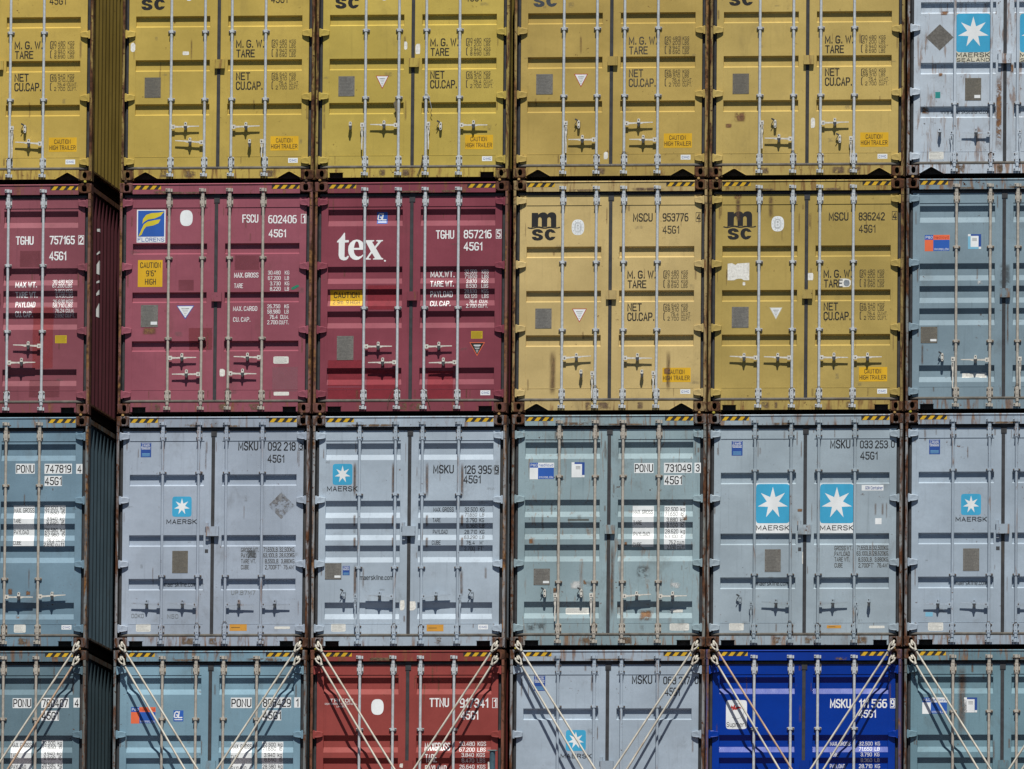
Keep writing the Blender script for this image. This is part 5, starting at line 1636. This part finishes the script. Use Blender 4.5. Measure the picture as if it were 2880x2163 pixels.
def container(c, r):
    B = BOXES[(c, r)]
    col, kind, notch, frust, drust, rodm, dirt, label, lockp, cat_extra = SPEC[(c, r)]
    root = bpy.data.objects.new('shipping_container', None)
    COL.objects.link(root)
    jy = rnd.uniform(-0.006, 0.006)
    root.location = (B['o'][0] + CX, jy, B['o'][1])
    tag(root, label, 'shipping container', 'containers stacked door end out in four tiers')
    seed = c * 7 + r * 3 + 1
    nm = 'c%d%d' % (c, r)
    gl = {(2, 2): 0.14, (4, 3): 0.24, (1, 2): 0.25, (4, 2): 0.25, (5, 2): 0.25, (3, 3): 0.25, (5, 0): 0.25}.get((c, r), 0.10)
    mp = paint('door_paint_' + nm, col, drust, dirt, 0.32 if (c, r) == (4, 3) else (0.42 if gl > 0.2 else 0.50), seed, bump=0.5, spec=gl)
    mfr = paint('frame_paint_' + nm, tuple(v * 0.92 for v in col), min(1.0, frust), dirt + 0.25, 0.6, seed + 31, bump=0.2, spec=0.15)
    mst = paint('post_paint_' + nm, tuple(v * 0.50 + q * 0.5 for v, q in zip(col, (0.15, 0.11, 0.06))), min(1.0, frust + 0.42), dirt + 0.3, 0.65, seed + 17, bump=0.2, spec=0.15)
    mca = paint('casting_paint_' + nm, tuple(v * 0.35 + q * 0.5 for v, q in zip(col, (0.13, 0.085, 0.055))), min(1.0, frust + 0.55), 0.5, 0.75, seed + 23, bump=0.4, spec=0.15)
    msd = paint('side_paint_' + nm, tuple(v * 0.42 for v in col), drust, dirt + 0.35, 0.7, seed + 41, bump=0.1, spec=0.1)  # door colour darkened so the side walls' shade is part of the paint
    mro = (M_ROD, M_RODC, paint('rod_paint_' + nm, tuple(v * 0.98 for v in col), 0.25, 0.5, 0.55, seed + 3, bump=0.1, spec=0.3))[rodm]
    mha = (M_HAND, M_HAND, mro)[rodm]
    if rodm == 2: rodm = nm
    # body
    for sx in (1, -1):
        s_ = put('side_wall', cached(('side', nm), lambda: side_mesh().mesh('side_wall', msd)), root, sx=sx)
        put('side_rail', cached(('rail', nm), lambda: rail_mesh().mesh('side_rail', [mst, M_DARK])), root, sx=sx)
    mb = MB(); mb.box(-CX + 0.05, CX - 0.05, 0.16, DEP - 0.02, H - 0.045, H - 0.028); put('roof', mb.mesh('roof', msd), root)
    mb = MB(); mb.box(-CX + 0.07, CX - 0.07, 0.11, DEP - 0.03, 0.128, 0.16)
    for i in range(20): mb.box(-CX + 0.056, CX - 0.056, 0.30 + i * 0.6, 0.34 + i * 0.6, 0.02, 0.128)
    put('underframe', mb.mesh('underframe', M_DARK), root)
    mb = MB(); mb.box(-CX + 0.01, CX - 0.01, DEP - 0.03, DEP - 0.005, 0.0, H - 0.01)
    put('front_wall', mb.mesh('front_wall', msd), root)
    # end frame
    for sx in (-1, 1):
        put('corner_post', cached(('post', nm), lambda: post_mesh().mesh('corner_post', [mst, M_DARK])), root, sx=-sx)
        put('corner_casting', cached(('ct', nm), lambda: casting_mesh(True).mesh('corner_casting', [mca, M_DARK])), root, (sx * (CX - 0.0895), 0, H - 0.065), -sx)
        put('corner_casting', cached(('cb', nm), lambda: casting_mesh(False).mesh('corner_casting', [mca, M_DARK])), root, (sx * (CX - 0.0895), 0, 0.0665), -sx)
    def soiled(mb_, mats, patches):
        mb_.uv = [(0.5, 0.5)] * len(mb_.v)
        for x0, x1, y_, z0, z1 in patches:
            mb_.uv += [(0, 0), (1, 0), (1, 1), (0, 1)]
            mb_.face([(x0, y_, z0), (x1, y_, z0), (x1, y_, z1), (x0, y_, z1)], len(mats))
        return mb_, mats + [ST_GRIME]
    pt = []
    for i in range(1 + int(frust * 4)):
        x = rnd.uniform(-0.7, 0.7); w_ = rnd.uniform(0.08, 0.34); z0 = H - 0.139; z1 = z0 + rnd.uniform(0.02, 0.05)
        pt.append((x - w_, x + w_, 0.0118 - i * 0.0002, z0, z1))
    mb_, ms_ = soiled(header_mesh(), [mfr], pt)
    hdr = put('header', mb_.mesh('header', ms_), root)
    for sd_ in (0, 1): put('hazard_stripes', cached(('haz', sd_), lambda: hazard_mesh(sd_).mesh('hazard_stripes', [M_HAZY, M_HAZK])), hdr)
    pt = []
    for i in range(1 + int(frust * 6)):
        x = rnd.uniform(-0.72, 0.72); w_ = rnd.uniform(0.02, 0.12)
        pt.append((x - w_, x + w_, 0.0190 - i * 0.0002, 0.026, 0.132))
    mb_, ms_ = soiled(sill_mesh(notch), [mfr, M_DARK], pt)
    sill = put('door_sill', mb_.mesh('door_sill', ms_), root)
    doors = []
    for side in (0, 1):
        d = put('door', bpy.data.meshes.new('door'), root)
        doors.append(d)
        put('gasket', cached(('gasket', side), lambda: gasket_mesh(side).mesh('gasket', [M_GASK, M_GASK2], smooth=False)), d)
        for zt in (0.252, 1.052, 1.852, 2.657):
            zz = H - zt
            sgn = 1 if side == 0 else -1
            put('hinge', cached(('hinge', nm), lambda: hinge_mesh().mesh('hinge', mp)), d, (-sgn * (CX - 0.041), 0, zz), sgn)
    rods = B['rods']
    za, zb = 0.145, H - 0.165
    for i, x in enumerate(rods):
        d = doors[0 if i < 2 else 1]
        X = x - CX
        rod = put('lock_rod', cached(('rod',rodm), lambda: rod_mesh(za, zb).mesh('lock_rod', mro, True)), d, (X, 0, 0))
        put('rod_cam', cached(('cu', rodm), lambda: cam_mesh(True).mesh('rod_cam', [mro, M_CASTL])), d, (X, 0, H - 0.170))
        put('rod_cam', cached(('cd', rodm), lambda: cam_mesh(False).mesh('rod_cam', [mro, M_CASTL])), d, (X, 0, 0.145))
        put('rod_bearing', cached(('be', rodm), lambda: bearing_mesh().mesh('rod_bearing', [mro, M_BOLT])), d, (X, 0, H - 0.232))
        put('rod_bearing', cached(('be', rodm), None), d, (X, 0, H - 2.668))
        for g in B['guides']:
            put('rod_guide', cached(('gu', rodm), lambda: guide_mesh().mesh('rod_guide', [mro, M_BOLT])), d, (X, 0, g))
    def wire(pts, m=None, r_=0.0035):
        mb = MB()
        for a, b in zip(pts[:-1], pts[1:]): mb.tube((a[0] - CX, a[2], a[1]), (b[0] - CX, b[2], b[1]), r_, n=5)
        put('seal_wire', mb.mesh('seal_wire', m or M_BOLT), doors[0 if pts[0][0] < CX else 1])
    for k_ in (1, 2):
        if rnd.random() < 0.75:
            x = rods[k_]; z = 0.285 + rnd.uniform(-.02, .03); q = rnd.choice((-1, 1))
            wire([(x - q * .03, z - .02, 0.03), (x - q * .015, z + .015, -0.006), (x + q * .012, z + .012, -0.008), (x + q * .028, z - .03, 0.0), (x + q * rnd.uniform(.01, .05), z - rnd.uniform(.10, .2), 0.02)])
    if (c, r) == (2, 0):
        wire([(1.375, 1.05, -.004), (1.40, 1.075, -.01), (1.425, 1.05, -.01), (1.45, 0.95, 0.0), (1.465, 0.87, 0.02)], M_ROD)
        wire([(1.465, 0.87, 0.02), (1.452, 0.83, 0.02), (1.47, 0.78, 0.03)], M_BOLT)
        wire([(1.36, 0.30, 0.0), (1.345, 0.20, 0.01), (1.33, 0.13, 0.0), (1.29, 0.03, -0.01)], M_BOLT, 0.006)
        mb = MB(); mb.prism([(-.215, .86), (-.235, .95), (-.20, 1.0), (-.19, 1.06), (-.165, 1.03), (-.175, .93), (-.17, .80), (-.19, .72), (-.205, .74), (-.20, .84)][::-1], 0.012, 0.022)
        put('torn_rag', mb.mesh('torn_rag', plain('dirty_rag_cloth', (0.13, 0.11, 0.07), 0.9, scale=60)), doors[0])
    if (c, r) == (2, 1):
        wire([(1.03, 0.30, -.005), (0.985, 0.25, .0), (0.95, 0.16, 0.01), (0.945, 0.08, 0.0)]); wire([(1.38, 0.30, -.005), (1.43, 0.25, .0), (1.45, 0.16, 0.01), (1.48, 0.07, 0.0)])
    def pos_door(x): return doors[0 if x < CX else 1]
    for h in B['hd']:
        if h[0] == 'H':
            _, k, z, xt, xc = h
            X = rods[k]; L = abs(xt - X); sg = 1 if xt > X else -1
            t = rnd.uniform(-0.010, 0.022)
            put('door_handle', handle_mesh(L, t, False).mesh('door_handle', [mha, M_BOLT]), pos_door(X), (X - CX, 0.013, z), sg)
            put('handle_catch', cached(('catch', rodm), lambda: catch_mesh(0).mesh('handle_catch', [mha, M_CASTL])), pos_door(X), (xc - CX, 0.012, z + 0.004))
        elif h[0] == 'V':
            _, k, z0, z1, sg = h
            X = rods[k]
            put('door_handle', handle_mesh(abs(z0 - z1) - 0.03, 0, True).mesh('door_handle', [mha, M_CASTL]), pos_door(X), (X - CX, 0, z0 - 0.028), sg)
        else:
            _, x, z, t = h
            put('handle_catch', cached(('catch', rodm, t), lambda: catch_mesh(1 if t else 0).mesh('handle_catch', [mha, M_CASTL])), pos_door(x), (x - CX, 0, z - (0.01 if t else 0.02)))
    # centre overlap plate
    mb = MB()
    zl = H - 1.435
    if lockp == 'big':
        mb.box(-0.078, 0.082, -0.004, YD - 0.009, zl - 0.068, zl + 0.052); mb.box(-0.088, -0.052, 0.012, YD - 0.001, zl + 0.05, zl + 0.10)
        mb.box(-0.078, -0.045, 0.02, YD - 0.001, zl - 0.12, zl - 0.068)
    else:
        mb.box(-0.044, 0.080, 0.006, YD - 0.009, zl - 0.056, zl + 0.056); mb.box(-0.044, -0.034, 0.02, YD - 0.001, zl - 0.056, zl + 0.056)
    put('door_overlap_plate', mb.mesh('door_overlap_plate', mfr), doors[1])
    items = list(B['it'])
    if B.get('msc'):
        com = [it for it in MSC_COMMON]
        items += com
    dmb = [door_mesh(0, kind), door_mesh(1, kind)]
    for m_ in dmb: m_.uv = [(0.5, 0.5)] * len(m_.v)
    dmats = [[mp], [mp]]
    marks(root, doors, hdr, kind, items, cat_extra, int(3 + frust * 14), dmb, dmats)
    for i in (0, 1):
        old_ = doors[i].data
        doors[i].data = dmb[i].mesh('door', dmats[i])
        bpy.data.meshes.remove(old_)
    return root

ROOTS = {}
for r in range(4):
    for c in range(6):
        ROOTS[(c, r)] = container(c, r)

# white lettering painted on the fluted side wall beside the wide gap
root = ROOTS[(0, 1)]
mb = MB()
yy = [0.21 + 0.278 * i for i in range(8)]
xs = CX - 0.0085
for k, shapes in ((2, ((2.37, 2.40, 2.37, 2.41), (2.06, 2.08, 2.10, 2.13), (1.84, 1.93, 1.83, 2.01), (1.71, 1.73, 1.73, 1.76), (1.55, 1.57, 1.58, 1.64), (1.30, 1.36, 1.29, 1.47))),):
    y0 = yy[k]
    for a0, a1, b0, b1 in shapes:
        # camera-facing web of the flute, then its outer crown
        mb.face([(CX - 0.0445, y0 - .068, a0), (CX - 0.0088, y0 - .002, b0), (CX - 0.0088, y0 - .002, b1), (CX - 0.0445, y0 - .068, a1)])
        mb.face([(xs, y0, b0), (xs, y0 + .060, b0), (xs, y0 + .060, b1), (xs, y0, b1)])
sw = [o for o in root.children if o.name.startswith('side_wall')][0]
put('lettering', mb.mesh('lettering', M_WHT), sw)

# ------------------------------------------------------------------ twist locks between the tiers
def twist_mesh():
    mb = MB()
    mb.box(-0.045, 0.045, 0.030, 0.130, -0.022, 0.020, 1)
    mb.box(-0.030, 0.030, 0.050, 0.120, -0.060, 0.058, 1)
    return mb
def knob_mesh():
    mb = MB()
    mb.tube((0, -0.012, 0), (0, 0.030, 0), 0.0165, n=12)
    mb.tube((0, -0.016, 0), (0, -0.012, 0), 0.0115, n=12)
    return mb
LK = [M_LOCK, M_LOCK, M_LOCKY, M_LOCKB]
tw0 = None
colname = ['first', 'second', 'third', 'fourth', 'fifth', 'sixth']
NUMS = [None,
        ['container numbered 757165', 'container numbered 602406', 'container numbered 857216', 'container numbered 953776', 'container numbered 836242', 'container with orange logo'],
        ['container numbered 747819', 'container numbered 092 218', 'container numbered 126 395', 'container numbered 731049', 'container numbered 033 253', 'grey container at right edge'],
        ['container numbered 780407', 'container numbered 806429', 'container numbered 917341', 'container numbered 063 217', 'royal blue container', 'container at bottom right']]
for r in range(3):
    for c in range(6):
        B = BOXES[(c, r)]
        for sx in (-1, 1):
            if (c == 0 and sx < 0) or (c == 5 and sx > 0): continue
            t = bpy.data.objects.new('twist_lock', None); COL.objects.link(t)
            t.location = (B['o'][0] + CX + sx * (CX - 0.0895), 0, B['o'][1] - 0.017)
            ki = rnd.choice((0, 0, 0, 2, 3)) if (c + r) else 2
            adj = {0: 'brass coloured', 2: 'yellow', 3: 'dark rusty'}[ki]
            place = NUMS[r + 1][c]
            tag(t, '%s twist lock on the top %s corner of the %s' % (adj, 'left' if sx < 0 else 'right', place), 'twist lock', 'twist locks clamped between the container corners')
            put('lock_body', cached('twb', lambda: twist_mesh().mesh('lock_body', [M_LOCKB, M_LOCKB])), t)
            put('lever_knob', cached(('twk', ki), lambda: knob_mesh().mesh('lever_knob', LK[ki])), t, (rnd.uniform(-0.022, 0.014) , 0, rnd.uniform(-0.004, 0.006)))

# ------------------------------------------------------------------ lashing rods crossing the lowest tier
def lash(x, z, dirx, slope, row4, rusty, label):
    """x,z: hook point in the casting opening; leans dirx (+1 right), runs to the deck"""
    root = bpy.data.objects.new('lashing_rod', None); COL.objects.link(root)
    zdeck = -6.33
    L = z - zdeck
    p0 = Vector((x, -0.055, z - 0.03)); p1 = Vector((x + dirx * slope * L, -0.055 - 0.085 * L, zdeck))
    root.location = p1
    tag(root, label, 'lashing rod', 'lashing rods crossed over the lowest tier')
    d = (p1 - p0).normalized()
    m = M_LASHR if rusty else M_LASH
    q0 = p0 + d * 0.105
    mb = MB(); mb.tube(q0 - p1, p0 + d * (L * 0.86) - p1, 0.0128, n=12, caps=False)
    put('rod', mb.mesh('rod', m, True), root)
    # forked head: two cheeks, collar, hook pin
    mb = MB()
    side = Vector((d.z, 0, -d.x)).normalized()
    base = p0 - p1
    mb.tube(base + d * 0.075, base + d * 0.115, 0.023, 0.019, n=10)
    mb.tube(base + d * 0.108, base + d * 0.116, 0.022, n=10, m=1)
    for sg in (-1, 1):
        mb.tube(base + d * 0.080 + side * 0.014 * sg, base + d * 0.035 + side * 0.030 * sg, 0.011, 0.011, n=8)
        mb.tube(base + d * 0.037 + side * 0.030 * sg, base - d * 0.012 + side * 0.024 * sg, 0.011, 0.012, n=8)
    mb.tube(base + d * 0.008 + side * -0.034, base + d * 0.008 + side * 0.034, 0.011, n=8)
    mb.tube(base + d * 0.008 + Vector((0, 0, 0.0)), base + Vector((0, 0.085, 0.045)), 0.014, 0.016, n=8)
    mb.tube(base + d * 0.030, base + d * -0.004, 0.013, 0.015, n=8)
    put('hook', mb.mesh('hook', [M_LASH, M_CASTL]), root)
    # turnbuckle at the deck end
    mb = MB()
    a = p0 + d * (L * 0.84) - p1
    mb.tube(a, a * 0.12, 0.030, n=10); mb.tube(a * 0.55, a * 0.50, 0.042, n=10); mb.tube(a * 0.12, Vector((0, 0, 0)), 0.016, n=8)
    put('turnbuckle', mb.mesh('turnbuckle', M_LASH), root)
    return root
cd = ['steel blue container at far left', 'steel blue container with orange and navy logo', 'brick red container', 'light grey container with star logo', 'royal blue container', 'rust streaked grey green container at far right']
rustyset = {(1, 'Rl', 1), (4, 'Lu', 0), (0, 'Rl', 1)}
for c in range(6):
    B3, B4 = BOXES[(c, 2)], BOXES[(c, 3)]
    for side in ('L', 'R'):
        if c == 0 and side == 'L': continue
        sx = 1 if side == 'L' else -1
        for up in (True, False):
            bx = B3 if up else B4
            lx = 0.098 if side == 'L' else W - 0.098
            x = bx['o'][0] + lx
            z = (B3['o'][1] + 0.060) if up else (B4['o'][1] + H - 0.075)
            rusty = (c, side, up) in ((0, 'R', False), (4, 'L', True))
            lab = '%s lashing rod, %s one at the top %s corner of the %s' % ('rusty' if rusty else 'pale', 'upper' if up else 'lower', 'left' if side == 'L' else 'right', NUMS[3][c])
            sl = 0.635 if up else 0.600
            lash(x, z, sx, sl, not up, rusty, lab)

# ------------------------------------------------------------------ deck stanchion in front of the red container
st = bpy.data.objects.new('deck_stanchion', None); COL.objects.link(st)
sx0 = BOXES[(2, 3)]['o'][0] + 2.335; ztop = BOXES[(2, 3)]['o'][1] + 1.625
st.location = (sx0, -0.30, -6.33)
tag(st, 'blue grey pipe post with flat cap in front of the red container', 'post')
mb = MB(); mb.tube((0, 0, 0), (0, 0, ztop + 6.33 - 0.012), 0.036, n=16, caps=False)
put('pipe', mb.mesh('pipe', plain('blue_grey_pipe_paint', (0.05, 0.10, 0.13), 0.5, amt=0.3), True), st)
mb = MB(); mb.box(-0.058, 0.056, -0.045, 0.045, ztop + 6.33 - 0.012, ztop + 6.33)
put('cap', mb.mesh('cap', plain('grey_cap_paint', (0.18, 0.24, 0.24), 0.5)), st)
mb = MB(); mb.tube((-0.045, -0.02, ztop + 6.33 - 0.15), (-0.03, -0.02, ztop + 6.33 - 0.6), 0.010, 0.022, n=8)
put('rope_end', mb.mesh('rope_end', M_PAPER), st)

# ------------------------------------------------------------------ hatch deck under the stack and the dark harbour water far below
mb = MB(); mb.box(-14, 14, -3.0, 16, -6.60, -6.335); mb.box(-14, 14, -3.0, 16, -9.2, -6.62)
dk = put('deck', mb.mesh('deck', plain('oxide_red_deck_paint', (0.12, 0.045, 0.032), 0.7, scale=3)))
dk['kind'] = 'structure'
mb = MB()
for (c) in range(6):
    for sx in (0.09, W - 0.09):
        x = BOXES[(c, 3)]['o'][0] + sx
        mb.box(x - 0.13, x + 0.13, 0.0, 0.25, -6.335, BOXES[(c, 3)]['o'][1] - 0.002)
        mb.box(x - 0.13, x + 0.13, DEP - 0.25, DEP, -6.335, BOXES[(c, 3)]['o'][1] - 0.002)
pd = put('deck_pedestals', mb.mesh('deck_pedestals', plain('oxide_red_deck_paint', (0.12, 0.045, 0.032), 0.7, scale=3)))
pd['kind'] = 'structure'
mb = MB(); mb.face([(-1500, -1500, -18.6), (1500, -1500, -18.6), (1500, 1500, -18.6), (-1500, 1500, -18.6)])
gd = put('water', mb.mesh('water', plain('harbour_water_surface', (0.035, 0.045, 0.05), 0.85, scale=0.4)))
gd['kind'] = 'structure'
